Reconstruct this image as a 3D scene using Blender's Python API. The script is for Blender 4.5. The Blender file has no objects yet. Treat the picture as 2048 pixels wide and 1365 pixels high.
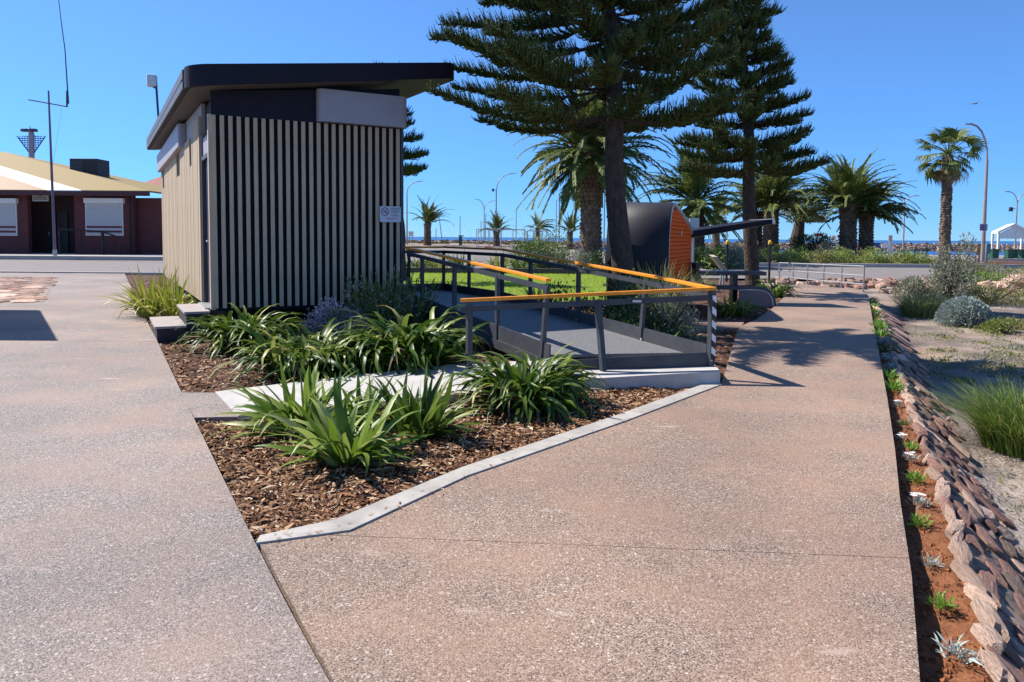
import bpy, math, random
from mathutils import Vector, Matrix, Euler, noise
R = math.radians
scene = bpy.context.scene
C = scene.collection

# ---------------------------------------------------------------- camera
F = 1500.0                      # focal length in pixels of a 2048 px wide picture
EYE = 1.6
PITCH, ROLL, SHIFT = math.atan(94 / F), 0.0075, -113.5 / 2048
cam_data = bpy.data.cameras.new('camera')
cam_data.sensor_width = 36.0
cam_data.lens = 36.0 * F / 2048
cam_data.shift_y = SHIFT
cam_data.clip_end = 20000
cam = bpy.data.objects.new('camera', cam_data)
CAMR = Euler((R(90) - PITCH, 0, 0)).to_matrix() @ Matrix.Rotation(ROLL, 3, 'Z')
cam.matrix_world = Matrix.Translation((0, 0, EYE)) @ CAMR.to_4x4()
C.objects.link(cam)
scene.camera = cam

# ---------------------------------------------------------------- sky and sun
SUN_EL = R(47)
SUN_AZ = math.atan2(-0.918, 0.396)       # bearing of the sun measured from +Y towards +X
world = bpy.data.worlds.new('World')
scene.world = world
world.use_nodes = True
wn = world.node_tree
sky = wn.nodes.new('ShaderNodeTexSky')
sky.sky_type = 'NISHITA'
sky.sun_disc = False
sky.sun_elevation = SUN_EL
sky.sun_rotation = SUN_AZ
sky.altitude = 15000
sky.air_density = 6.0
sky.dust_density = 0.0
sky.ozone_density = 10.0
bg = wn.nodes['Background']
bg.inputs['Strength'].default_value = 0.108
wn.links.new(sky.outputs[0], bg.inputs['Color'])

sun_data = bpy.data.lights.new('sun', 'SUN')
sun_data.energy = 5.0
sun_data.angle = R(0.53)
sun_data.color = (1.0, 0.94, 0.86)
sun = bpy.data.objects.new('sun', sun_data)
to_sun = Vector((math.sin(SUN_AZ) * math.cos(SUN_EL), math.cos(SUN_AZ) * math.cos(SUN_EL), math.sin(SUN_EL)))
sun.rotation_euler = to_sun.to_track_quat('Z', 'Y').to_euler()
C.objects.link(sun)

vs = scene.view_settings
vs.view_transform = 'Standard'
vs.look = 'None'
vs.exposure = 0.72
vs.gamma = 1.0
vs.use_curve_mapping = False

# ---------------------------------------------------------------- survey helpers
def ray(px, py):
    return CAMR @ Vector(((px - 1024) / F, (682.5 - py) / F + SHIFT * 2048 / F, -1))
def G(px, py, z=0.0):
    """survey a point on a level of height z"""
    d = ray(px, py)
    t = (z - EYE) / d.z
    return Vector((d.x * t, d.y * t, z))
def P(px, py, Y):
    """survey a point at distance Y"""
    d = ray(px, py)
    t = Y / d.y
    return Vector((d.x * t, Y, EYE + d.z * t))
def GX(px, Y):
    return P(px, 476, Y).x

# ---------------------------------------------------------------- mesh helpers
class MB:
    def __init__(self):
        self.v = []; self.f = []; self.m = []
    def add(self, vs_, fs, mi=0):
        o = len(self.v)
        self.v.extend([tuple(p) for p in vs_])
        for q in fs:
            self.f.append(tuple(i + o for i in q)); self.m.append(mi)
    def hexa(self, p, mi=0):
        self.add(p, [(3, 2, 1, 0), (4, 5, 6, 7), (0, 1, 5, 4), (1, 2, 6, 5), (2, 3, 7, 6), (3, 0, 4, 7)], mi)
    def box(self, c, s, rz=0.0, mi=0):
        cx, cy, cz = c; ca, sa = math.cos(rz), math.sin(rz)
        pts = []
        for z in (-.5, .5):
            for x, y in ((-.5, -.5), (.5, -.5), (.5, .5), (-.5, .5)):
                X, Y = x * s[0], y * s[1]
                pts.append((cx + X * ca - Y * sa, cy + X * sa + Y * ca, cz + z * s[2]))
        self.hexa(pts, mi)
    def bar(self, a, b, w, h, mi=0, up=Vector((0, 0, 1))):
        """rectangular bar from a to b, w wide and h high"""
        a, b = Vector(a), Vector(b); d = (b - a).normalized()
        s = d.cross(up)
        if s.length < 1e-4: s = Vector((1, 0, 0))
        s.normalize(); u = s.cross(d)
        pts = []
        for q in (a, b):
            for x, y in ((-.5, -.5), (.5, -.5), (.5, .5), (-.5, .5)):
                pts.append(q + s * (x * w) + u * (y * h))
        self.hexa(pts, mi)
    def prism(self, poly, z0, z1, mi=0):
        """poly: list of (x, y) counter-clockwise; z0/z1 numbers or lists"""
        n = len(poly)
        lo = [(p[0], p[1], z0[i] if isinstance(z0, (list, tuple)) else z0) for i, p in enumerate(poly)]
        hi = [(p[0], p[1], z1[i] if isinstance(z1, (list, tuple)) else z1) for i, p in enumerate(poly)]
        fs = [tuple(range(n, 2 * n)), tuple(range(n - 1, -1, -1))]
        fs += [(i, (i + 1) % n, n + (i + 1) % n, n + i) for i in range(n)]
        self.add(lo + hi, fs, mi)
    def tube(self, path, rad, n=8, mi=0, cap=True):
        path = [Vector(p) for p in path]
        k = len(path)
        rad = rad if isinstance(rad, (list, tuple)) else [rad] * k
        vs_ = []; fs = []
        ref = None
        for i, p in enumerate(path):
            d = (path[min(i + 1, k - 1)] - path[max(i - 1, 0)]).normalized()
            if ref is None:
                ref = Vector((1, 0, 0)) if abs(d.x) < .9 else Vector((0, 1, 0))
            s = (ref - d * ref.dot(d)).normalized(); ref = s
            u = d.cross(s)
            for j in range(n):
                a = 2 * math.pi * j / n
                vs_.append(p + (s * math.cos(a) + u * math.sin(a)) * rad[i])
        for i in range(k - 1):
            for j in range(n):
                a, b = i * n + j, i * n + (j + 1) % n
                fs.append((a, b, b + n, a + n))
        if cap:
            fs.append(tuple(range(n - 1, -1, -1))); fs.append(tuple(range((k - 1) * n, k * n)))
        self.add(vs_, fs, mi)
    def mesh(self, name, mats=None, smooth=False):
        me = bpy.data.meshes.new(name)
        me.from_pydata(self.v, [], self.f)
        mats = mats if isinstance(mats, (list, tuple)) else [mats]
        for m in mats:
            if m: me.materials.append(m)
        if len(mats) > 1: me.polygons.foreach_set('material_index', self.m)
        if smooth: me.polygons.foreach_set('use_smooth', [True] * len(self.f))
        me.update()
        return me

def link(o, parent=None):
    C.objects.link(o)
    if parent is not None:
        o.parent = parent
        if parent.type == 'EMPTY':
            o.matrix_parent_inverse = Matrix.Translation(-parent.location)
    return o
def tag(o, label=None, cat=None, group=None, kind=None):
    if label: o['label'] = label
    if cat: o['category'] = cat
    if group: o['group'] = group
    if kind: o['kind'] = kind
    return o
def thing(name, label, cat, loc=(0, 0, 0), group=None):
    o = bpy.data.objects.new(name, None)
    o.empty_display_size = 0.2
    C.objects.link(o); o.location = loc
    return tag(o, label, cat, group)
def part(name, mb, mats, parent=None, smooth=False, kind=None, bevel=0):
    """mesh object; its vertices are in world coordinates"""
    o = bpy.data.objects.new(name, mb.mesh(name, mats, smooth))
    link(o, parent)
    if kind: o['kind'] = kind
    if bevel:
        b = o.modifiers.new('bevel', 'BEVEL'); b.width = bevel; b.segments = 2; b.limit_method = 'ANGLE'
    return o
def inst(name, me, parent, mat4):
    """an object that shares mesh data; mat4 is its placement in the world"""
    o = bpy.data.objects.new(name, me)
    link(o, parent)
    o.matrix_basis = mat4
    return o
def struct(name, mb, mats, smooth=False):
    return tag(part(name, mb, mats, None, smooth), kind='structure')
def TRS(loc, rz=0.0, ry=0.0, rx=0.0, s=1.0):
    s = s if isinstance(s, (list, tuple)) else (s, s, s)
    return Matrix.Translation(loc) @ Euler((rx, ry, rz)).to_matrix().to_4x4() @ Matrix.Diagonal((*s, 1))

# ---------------------------------------------------------------- materials
def nt(name):
    m = bpy.data.materials.new(name); m.use_nodes = True
    t = m.node_tree
    return m, t, t.nodes['Principled BSDF'], t.nodes, t.links
def coords(N, L, scale=(1, 1, 1)):
    tc = N.new('ShaderNodeTexCoord'); mp = N.new('ShaderNodeMapping')
    mp.inputs['Scale'].default_value = scale
    L.new(tc.outputs['Object'], mp.inputs[0])
    return mp.outputs[0]
def ramp(N, stops, interp='LINEAR'):
    r = N.new('ShaderNodeValToRGB'); r.color_ramp.interpolation = interp
    e = r.color_ramp.elements
    while len(e) < len(stops): e.new(0.5)
    for el, (p, c) in zip(e, stops):
        el.position = p; el.color = (*c, 1)
    return r
def mix(N, L, fac, a, b, mode='MIX'):
    n = N.new('ShaderNodeMix'); n.data_type = 'RGBA'; n.blend_type = mode
    for s, v in ((n.inputs[0], fac), (n.inputs[6], a), (n.inputs[7], b)):
        if hasattr(v, 'is_output'): L.new(v, s)
        elif isinstance(v, (int, float)): s.default_value = v
        else: s.default_value = (*v, 1)
    return n.outputs[2]
def bump(N, L, bs, h, dist=0.01, strength=0.6):
    b = N.new('ShaderNodeBump'); b.inputs['Strength'].default_value = strength
    b.inputs['Distance'].default_value = dist
    L.new(h, b.inputs['Height']); L.new(b.outputs[0], bs.inputs['Normal'])
def M(name, col, rough=0.7, var=0.25, scale=6.0, detail=6, bmp=0.0, bscale=None, metal=0.0, spec=0.4, stretch=(1, 1, 1), col2=None, island=0.0):
    """plain surface with uneven tone, fine grain and wear"""
    m, t, bs, N, L = nt(name)
    v = coords(N, L, stretch)
    n = N.new('ShaderNodeTexNoise'); n.inputs['Scale'].default_value = scale; n.inputs['Detail'].default_value = detail
    n.inputs['Roughness'].default_value = 0.65
    L.new(v, n.inputs['Vector'])
    dark = col2 or tuple(c * (1 - var) for c in col)
    r = ramp(N, [(0.3, dark), (0.72, tuple(min(1, c * (1 + var * 0.4)) for c in col))])
    L.new(n.outputs[0], r.inputs[0])
    out = r.outputs[0]
    if island:
        g = N.new('ShaderNodeNewGeometry')
        hs = N.new('ShaderNodeHueSaturation')
        mr = N.new('ShaderNodeMapRange')
        mr.inputs[3].default_value = 1 - island; mr.inputs[4].default_value = 1 + island
        L.new(g.outputs['Random Per Island'], mr.inputs[0]); L.new(mr.outputs[0], hs.inputs['Value'])
        L.new(out, hs.inputs['Color']); out = hs.outputs[0]
    L.new(out, bs.inputs['Base Color'])
    bs.inputs['Roughness'].default_value = rough
    bs.inputs['Metallic'].default_value = metal
    bs.inputs['Specular IOR Level'].default_value = spec
    if bmp:
        n2 = N.new('ShaderNodeTexNoise'); n2.inputs['Scale'].default_value = bscale or scale * 8; n2.inputs['Detail'].default_value = 5
        L.new(v, n2.inputs['Vector']); bump(N, L, bs, n2.outputs[0], bmp)
    return m
def LEAF(name, stops, rough=0.45, trans=0.25, spec=0.4, hue=0.02):
    """leaves: every leaf its own tone, a little light coming through"""
    m, t, bs, N, L = nt(name)
    g = N.new('ShaderNodeNewGeometry'); oi = N.new('ShaderNodeObjectInfo')
    a = N.new('ShaderNodeMath'); a.operation = 'ADD'
    L.new(g.outputs['Random Per Island'], a.inputs[0]); L.new(oi.outputs['Random'], a.inputs[1])
    fr = N.new('ShaderNodeMath'); fr.operation = 'FRACT'; L.new(a.outputs[0], fr.inputs[0])
    r = ramp(N, stops); L.new(fr.outputs[0], r.inputs[0])
    L.new(r.outputs[0], bs.inputs['Base Color'])
    bs.inputs['Roughness'].default_value = rough
    bs.inputs['Specular IOR Level'].default_value = spec
    tr = N.new('ShaderNodeBsdfTranslucent')
    br = N.new('ShaderNodeHueSaturation'); br.inputs['Value'].default_value = 1.5
    L.new(r.outputs[0], br.inputs['Color']); L.new(br.outputs[0], tr.inputs['Color'])
    mx = N.new('ShaderNodeMixShader'); mx.inputs[0].default_value = trans
    L.new(bs.outputs[0], mx.inputs[1]); L.new(tr.outputs[0], mx.inputs[2])
    L.new(mx.outputs[0], N['Material Output'].inputs['Surface'])
    return m
def AGG(name, palette, tint, stain):
    """exposed aggregate concrete: pebbles of mixed colour in cement"""
    m, t, bs, N, L = nt(name)
    v = coords(N, L)
    vo = N.new('ShaderNodeTexVoronoi'); vo.inputs['Scale'].default_value = 150
    L.new(v, vo.inputs['Vector'])
    sp = N.new('ShaderNodeSeparateColor'); L.new(vo.outputs['Color'], sp.inputs[0])
    r = ramp(N, palette, 'CONSTANT'); L.new(sp.outputs[0], r.inputs[0])
    # bigger pale pebbles, thinly scattered
    v2 = N.new('ShaderNodeTexVoronoi'); v2.inputs['Scale'].default_value = 55; L.new(v, v2.inputs['Vector'])
    s2 = N.new('ShaderNodeSeparateColor'); L.new(v2.outputs['Color'], s2.inputs[0])
    gt = N.new('ShaderNodeMath'); gt.operation = 'GREATER_THAN'; gt.inputs[1].default_value = 0.955; L.new(s2.outputs[0], gt.inputs[0])
    lt = N.new('ShaderNodeMath'); lt.operation = 'LESS_THAN'; lt.inputs[1].default_value = 0.38; L.new(v2.outputs['Distance'], lt.inputs[0])
    mu = N.new('ShaderNodeMath'); mu.operation = 'MULTIPLY'; L.new(gt.outputs[0], mu.inputs[0]); L.new(lt.outputs[0], mu.inputs[1])
    c1 = mix(N, L, mu.outputs[0], r.outputs[0], (0.62, 0.57, 0.52))
    # cement between the pebbles
    cr = ramp(N, [(0.42, (0, 0, 0)), (0.62, (1, 1, 1))]); L.new(vo.outputs['Distance'], cr.inputs[0])
    cf = N.new('ShaderNodeMath'); cf.operation = 'MULTIPLY'; cf.inputs[1].default_value = 0.6; L.new(cr.outputs[0], cf.inputs[0])
    c2 = mix(N, L, cf.outputs[0], c1, tint)
    # stains and worn patches
    n = N.new('ShaderNodeTexNoise'); n.inputs['Scale'].default_value = 1.3; n.inputs['Detail'].default_value = 7; L.new(v, n.inputs['Vector'])
    nr = ramp(N, [(0.4, (0, 0, 0)), (0.68, (1, 1, 1))]); L.new(n.outputs[0], nr.inputs[0])
    nf = N.new('ShaderNodeMath'); nf.operation = 'MULTIPLY'; nf.inputs[1].default_value = 0.55; L.new(nr.outputs[0], nf.inputs[0])
    c3 = mix(N, L, nf.outputs[0], c2, stain)
    n3 = N.new('ShaderNodeTexNoise'); n3.inputs['Scale'].default_value = 0.45; n3.inputs['Detail'].default_value = 4; L.new(v, n3.inputs['Vector'])
    r3 = ramp(N, [(0.28, (0.68, 0.68, 0.7)), (0.72, (1.1, 1.08, 1.06))]); L.new(n3.outputs[0], r3.inputs[0])
    c4 = mix(N, L, 1.0, c3, r3.outputs[0], 'MULTIPLY')
    # spilt cement / scuffs
    v5 = coords(N, L, (0.9, 2.4, 1))
    n5 = N.new('ShaderNodeTexNoise'); n5.inputs['Scale'].default_value = 2.1; n5.inputs['Detail'].default_value = 8; L.new(v5, n5.inputs['Vector'])
    r5 = ramp(N, [(0.66, (0, 0, 0)), (0.74, (0.6, 0.6, 0.6))]); L.new(n5.outputs[0], r5.inputs[0])
    c5 = mix(N, L, r5.outputs[0], c4, (0.5, 0.41, 0.35))
    # old gum and oil spots
    v6 = N.new('ShaderNodeTexVoronoi'); v6.inputs['Scale'].default_value = 2.3; L.new(v, v6.inputs['Vector'])
    s6 = N.new('ShaderNodeSeparateColor'); L.new(v6.outputs['Color'], s6.inputs[0])
    sz = N.new('ShaderNodeMath'); sz.operation = 'MULTIPLY'; sz.inputs[1].default_value = .045; L.new(s6.outputs[1], sz.inputs[0])
    l6 = N.new('ShaderNodeMath'); l6.operation = 'LESS_THAN'; L.new(v6.outputs['Distance'], l6.inputs[0]); L.new(sz.outputs[0], l6.inputs[1])
    h6 = N.new('ShaderNodeMath'); h6.operation = 'MULTIPLY'; h6.inputs[1].default_value = .45; L.new(l6.outputs[0], h6.inputs[0])
    c5 = mix(N, L, h6.outputs[0], c5, (.06, .05, .045))
    L.new(c5, bs.inputs['Base Color'])
    bs.inputs['Roughness'].default_value = 0.72
    bs.inputs['Specular IOR Level'].default_value = 0.35
    inv = N.new('ShaderNodeMath'); inv.operation = 'SUBTRACT'; inv.inputs[0].default_value = 1.0; L.new(vo.outputs['Distance'], inv.inputs[1])
    bump(N, L, bs, inv.outputs[0], 0.004, 0.4)
    return m

m_agg_grey = AGG('aggregate_grey', [(0, (.04, .036, .034)), (.2, (.13, .112, .1)), (.42, (.225, .19, .17)), (.66, (.31, .25, .215)), (.85, (.4, .355, .33)), (.94, (.52, .48, .46))], (.31, .265, .235), (.36, .25, .195))
m_agg_pink = AGG('aggregate_pink', [(0, (.04, .03, .025)), (.18, (.14, .1, .078)), (.4, (.25, .178, .135)), (.64, (.345, .245, .178)), (.85, (.41, .325, .265)), (.94, (.52, .46, .41))], (.335, .245, .182), (.4, .25, .17))
m_concrete = M('pale_concrete', (.4, .375, .335), .8, .35, 4, bmp=.002, bscale=60)
m_slab = M('slab_concrete', (.47, .45, .42), .8, .2, 4, bmp=.002, bscale=60)
m_kerb = M('kerb_concrete', (.42, .39, .36), .85, .25, 3, bmp=.003, bscale=40)
m_asphalt = M('asphalt', (.20, .175, .165), .85, .16, 1.2, bmp=.004, bscale=120)
m_mulch_soil = M('mulch_soil', (.11, .05, .028), .95, .6, 40, bmp=.02, bscale=60)
m_chip = None
m_soil = M('red_soil', (.235, .088, .035), .95, .45, 16, bmp=.03, bscale=45)
m_sand = M('sand', (.42, .32, .25), .95, .35, 3, bmp=.01, bscale=40, col2=(.24, .19, .15))
m_gravel = M('gravel', (.27, .24, .22), .9, .6, 40, bmp=.03, bscale=50)
m_dark = M('charcoal_paint', (.055, .055, .065), .45, .15, 4, spec=.4)
m_dark2 = M('dark_fascia', (.014, .012, .022), .6, .25, 3, spec=.2)
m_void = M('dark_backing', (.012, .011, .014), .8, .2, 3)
m_steel_dark = M('rail_steel', (.055, .06, .07), .5, .3, 5, spec=.35)
m_deck = None
m_timber_tan = M('tan_cladding', (.46, .36, .24), .7, .16, 9, stretch=(6, 6, .5), bmp=.001)
m_slat = M('slat_paint', (.52, .4, .28), .7, .22, 7, stretch=(5, 5, .4), bmp=.001)
m_panel = M('grey_purple_panel', (.34, .32, .36), .5, .1, 2)
m_orange = M('orange_timber', (.92, .12, .004), .7, .4, 12, stretch=(1, 1, 8), spec=.08)
m_rail = M('orange_rail', (.85, .3, .02), .42, .25, 14, spec=.4)
m_galv = M('galvanised', (.4, .4, .39), .45, .25, 12, metal=.5)
m_white = M('white_paint', (.78, .77, .75), .5, .08, 3)
m_black = M('black_paint', (.015, .015, .017), .5, .2, 4)
m_yellow = M('yellow_paint', (.75, .45, .03), .5, .1, 4)
m_post = M('lamp_post', (.38, .3, .28), .5, .2, 4, metal=.2)
m_trunk_pine = M('pine_bark', (.085, .06, .045), .95, .6, 14, bmp=.06, bscale=26, stretch=(1, 1, .5))
m_trunk_palm = M('palm_bark', (.17, .12, .085), .95, .6, 9, bmp=.05, bscale=18, island=.5)
m_red = M('red_paint', (.55, .06, .04), .5, .2, 3)
m_bin = M('bin_green', (.02, .09, .055), .4, .2, 3)
m_silver = M('silver_trim', (.55, .56, .58), .35, .15, 6, metal=.6)

AGA = [(0, (.022, .052, .006)), (.45, (.05, .1, .01)), (.75, (.11, .17, .02)), (.93, (.23, .28, .06)), (1, (.36, .33, .1))]
m_leaf_aga = LEAF('agapanthus_leaf', AGA, .42, .22, .32)
m_chip = LEAF('mulch_chip', [(0, (.05, .022, .012)), (.3, (.14, .062, .03)), (.6, (.26, .125, .06)), (.82, (.4, .24, .13)), (.95, (.56, .4, .26)), (1, (.62, .5, .38))], .8, .0, .2)
m_leaf_iris = LEAF('iris_leaf', [(0, (.055, .11, .01)), (.5, (.12, .2, .02)), (.85, (.24, .31, .065)), (1, (.4, .42, .16))], .45, .25, .3)
m_leaf_yel = LEAF('flax_leaf', [(0, (.12, .17, .02)), (.5, (.22, .26, .03)), (.85, (.36, .36, .06)), (1, (.45, .4, .1))], .45, .25)
m_leaf_pine = LEAF('pine_needles', [(0, (.028, .05, .014)), (.5, (.05, .08, .02)), (.85, (.085, .12, .028)), (1, (.12, .13, .04))], .6, .12, .25)
m_leaf_palm = LEAF('palm_leaf', [(0, (.06, .09, .02)), (.5, (.105, .145, .032)), (.85, (.17, .2, .055)), (1, (.3, .27, .1))], .5, .15, .25)
m_leaf_dry = LEAF('dry_leaf', [(0, (.2, .14, .07)), (1, (.36, .28, .16))], .8, .15, .2)
m_leaf_bush = LEAF('bush_leaf', [(0, (.04, .08, .015)), (.5, (.08, .14, .025)), (.85, (.15, .2, .05)), (1, (.24, .25, .09))], .5, .2)
m_leaf_dark = LEAF('dark_leaf', [(0, (.018, .04, .012)), (.6, (.04, .08, .02)), (1, (.09, .13, .04))], .45, .15)
m_leaf_lime = LEAF('lime_leaf', [(0, (.12, .18, .03)), (.5, (.21, .28, .06)), (1, (.34, .38, .12))], .55, .25)
m_leaf_grey = LEAF('grey_leaf', [(0, (.13, .14, .09)), (.5, (.22, .23, .16)), (1, (.36, .36, .27))], .7, .15, .2)
m_leaf_silver = LEAF('silver_leaf', [(0, (.2, .25, .22)), (.6, (.32, .38, .34)), (1, (.46, .52, .48))], .7, .1, .2)
m_leaf_rose = LEAF('rosemary_leaf', [(0, (.07, .11, .02)), (.6, (.15, .21, .045)), (1, (.28, .32, .1))], .55, .12)
m_flower_mauve = LEAF('mauve_flower', [(0, (.5, .38, .42)), (1, (.8, .64, .66))], .7, .25, .2)
m_flower_white = LEAF('white_flower', [(0, (.7, .7, .7)), (1, (.85, .84, .82))], .7, .2, .2)
m_leaf_grass = LEAF('grass_blade', [(0, (.24, .34, .012)), (.5, (.37, .47, .02)), (1, (.5, .58, .04))], .6, .3, .2)
m_leaf_weed = LEAF('weed_leaf', [(0, (.13, .16, .04)), (.6, (.22, .23, .08)), (1, (.38, .33, .17))], .7, .2, .2)
m_grass_dry = LEAF('dry_grass_blade', [(0, (.13, .2, .04)), (.5, (.24, .28, .08)), (1, (.45, .4, .22))], .6, .25, .2)
# ---------------------------------------------------------------- plan of the place
def lerp_tab(tab, y):
    """tab: points (x, y, ..) sorted by y; x at y"""
    if y <= tab[0][1]: a, b = tab[0], tab[1]
    elif y >= tab[-1][1]: a, b = tab[-2], tab[-1]
    else:
        for a, b in zip(tab, tab[1:]):
            if a[1] <= y <= b[1]: break
    return a[0] + (b[0] - a[0]) * (y - a[1]) / (b[1] - a[1])
def inside(poly, x, y):
    c = False; n = len(poly)
    for i in range(n):
        x0, y0 = poly[i][0], poly[i][1]; x1, y1 = poly[i - 1][0], poly[i - 1][1]
        if (y0 > y) != (y1 > y) and x < (x1 - x0) * (y - y0) / (y1 - y0) + x0: c = not c
    return c
def fbm(x, y, s=1.0, seed=0.0):
    return noise.fractal(Vector((x * s, y * s, seed)), 0.8, 2.0, 4)
EDGE = [G(*q) for q in ((1843, 1500), (1840, 1365), (1823, 1150), (1800, 1000), (1790, 900), (1775, 800), (1757, 700), (1745, 640), (1737, 592))]
CREST = [G(q[0], q[1], -.05) for q in ((2022, 1420), (2000, 1330), (1960, 1200), (1912, 1070), (1880, 960), (1850, 880), (1817, 800), (1790, 720), (1765, 640), (1748, 604))]
BASE = [G(q[0], q[1], -.42) for q in ((2180, 1320), (2048, 1097), (1930, 900), (1872, 783), (1840, 722), (1803, 645), (1782, 619))]
edge_x = lambda y: lerp_tab(EDGE, y)
crest_x = lambda y: lerp_tab(CREST, y)
base_x = lambda y: lerp_tab(BASE, y)
U = Vector((.88, .475, 0)).normalized(); V = Vector((-.475, .88, 0)).normalized()      # the toilet block's axes

# ---- ground: one sheet out to the shore, low east of the stone wall
def sm(a, b, x):
    t = max(0, min(1, (x - a) / (b - a))); return t * t * (3 - 2 * t)
def ground_z(x, y):
    z = -.13
    if y < 26:
        k = sm(crest_x(max(1, min(y, 21))) + .08, base_x(max(1, min(y, 21))), x) if x > 0 else 0
        low = -.43 + .05 * fbm(x, y, .5) + .02 * fbm(x, y, 2.2, 3.)
        low = low * (1 - sm(18, 25, y)) + (-.14) * sm(18, 25, y)
        z = z * (1 - k) + low * k
    far = sm(70, 120, y) * (1 - sm(-2, 14, x))
    z += far * .55
    shore = sm(84, 90, y) * sm(8, 16, x)
    z -= shore * 2.2
    return z
xs = [-3000, -600, -250, -120, -60, -30, -15, -8, -4, 0] + [1 + .3 * i for i in range(60)] + [20, 23, 27, 32, 40, 55, 80, 120, 250, 600, 3000]
ys = [-8, -4, -1] + [.5 + .35 * i for i in range(76)] + [28, 30, 34, 40, 50, 60, 70, 76, 80, 82, 84, 86, 88, 90, 95, 105, 120, 140, 165, 192]
mb = MB()
mb.v = [(x, y, ground_z(x, y)) for y in ys for x in xs]
nx = len(xs)
mb.f = [(j * nx + i, j * nx + i + 1, (j + 1) * nx + i + 1, (j + 1) * nx + i) for j in range(len(ys) - 1) for i in range(nx - 1)]
mb.m = [0] * len(mb.f)
m_ground, t, bs, N, L = nt('dry_ground')
v = coords(N, L)
n1 = N.new('ShaderNodeTexNoise'); n1.inputs['Scale'].default_value = .9; n1.inputs['Detail'].default_value = 8; L.new(v, n1.inputs['Vector'])
r1 = ramp(N, [(.36, (.16, .14, .125)), (.5, (.27, .23, .2)), (.62, (.41, .345, .285))]); L.new(n1.outputs[0], r1.inputs[0])
n2 = N.new('ShaderNodeTexNoise'); n2.inputs['Scale'].default_value = 38; n2.inputs['Detail'].default_value = 6; L.new(coords(N, L, (1, .6, 1)), n2.inputs['Vector'])
r2 = ramp(N, [(.35, (.55, .52, .5)), (.65, (1.15, 1.12, 1.1))]); L.new(n2.outputs[0], r2.inputs[0])
n3 = N.new('ShaderNodeTexNoise'); n3.inputs['Scale'].default_value = .55; n3.inputs['Detail'].default_value = 4; L.new(coords(N, L, (1, 1, 2)), n3.inputs['Vector'])
r3 = ramp(N, [(.52, (0, 0, 0)), (.66, (.7, .7, .7))]); L.new(n3.outputs[0], r3.inputs[0])
c = mix(N, L, 1.0, r1.outputs[0], r2.outputs[0], 'MULTIPLY')
c = mix(N, L, r3.outputs[0], c, (.36, .24, .17))
L.new(c, bs.inputs['Base Color']); bs.inputs['Roughness'].default_value = .95; bs.inputs['Specular IOR Level'].default_value = .15
bump(N, L, bs, n2.outputs[0], .03, .8)
struct('ground', mb, m_ground, True)

# ---- sea and harbour water
mb = MB(); mb.add([(-9000, 60, -1.1), (9000, 60, -1.1), (9000, 9000, -1.1), (-9000, 9000, -1.1)], [(0, 1, 2, 3)])
m_sea, t, bs, N, L = nt('sea_water')
bs.inputs['Base Color'].default_value = (.012, .09, .24, 1); bs.inputs['Roughness'].default_value = .35
n1 = N.new('ShaderNodeTexNoise'); n1.inputs['Scale'].default_value = .6; n1.inputs['Detail'].default_value = 6; L.new(coords(N, L, (.5, 1, 1)), n1.inputs['Vector'])
bump(N, L, bs, n1.outputs[0], .4, .7)
struct('sea', mb, m_sea)

# ---- asphalt: street behind the block, car park to the shore
mb = MB()
mb.add([(-300, 31, -.03), (300, 31, -.03), (300, 47, -.03), (-300, 47, -.03)], [(0, 1, 2, 3)])
struct('road', mb, m_asphalt)
mb = MB()
mb.add([(-30, 47, -.03), (300, 47, -.03), (300, 78, -.03), (14, 80, -.03), (6, 92, .12), (-60, 92, .12)], [(0, 1, 2, 3, 4, 5)])
struct('car_park', mb, m_asphalt)
mb = MB()
mb.add([(14, 79.6, -.026), (300, 77.6, -.026), (300, 83.5, -.04), (14, 84.5, -.04)], [(0, 1, 2, 3)])
struct('foreshore', mb, m_sand)

# ---- left concourse in slabs, with open joints
LE = [G(*q) for q in ((252, 553), (300, 655), (318, 690), (387, 835), (448, 960), (511, 1087), (585, 1230), (660, 1365), (760, 1550))]
LE.reverse()
left_x = lambda y: lerp_tab(LE, y)
def left_slab(y0, y1, gap=.012):
    yy = [y0] + [q.y for q in LE if y0 + .05 < q.y < y1 - .05] + [y1]
    poly = [(left_x(y), y + (gap if i == 0 else 0)) for i, y in enumerate(yy)]
    return [(-45, y0 + gap)] + poly + [(-45, y1)]
j1, j2 = G(100, 682).y, G(100, 606).y
mb = MB()
for a, b in ((1.6, j1), (j1, j2), (j2, 30.6)):
    mb.prism(left_slab(a, b), -.14, 0)
struct('concourse', mb, m_agg_grey)

# ---- pink path
pl = [(520, 1090), (668, 1365), (772, 1550)]
pr = [(1843, 1500), (1840, 1365), (1823, 1150), (1800, 1000), (1790, 900), (1775, 800), (1757, 700), (1745, 640), (1737, 592), (1722, 582), (1690, 577), (1650, 574), (1600, 568)]
pk = [(1585, 576), (1553, 611), (1512, 640), (1478, 654), (1466, 690), (1453, 735), (1442, 770), (1252, 844), (937, 954), (702, 1064)]
poly = [G(*q) for q in pl + pr + pk]
PINK = [(p.x, p.y) for p in poly]
def clip(poly, a, b, keep):
    """part of a polygon on one side of the line a-b"""
    sd = lambda p: ((b[0] - a[0]) * (p[1] - a[1]) - (b[1] - a[1]) * (p[0] - a[0])) * keep
    out = []
    for p, q in zip(poly, poly[1:] + poly[:1]):
        dp, dq = sd(p), sd(q)
        if dp >= 0: out.append(p)
        if dp * dq < 0:
            t = dp / (dp - dq); out.append((p[0] + (q[0] - p[0]) * t, p[1] + (q[1] - p[1]) * t))
    return out
mb = MB(); rest = PINK
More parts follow.
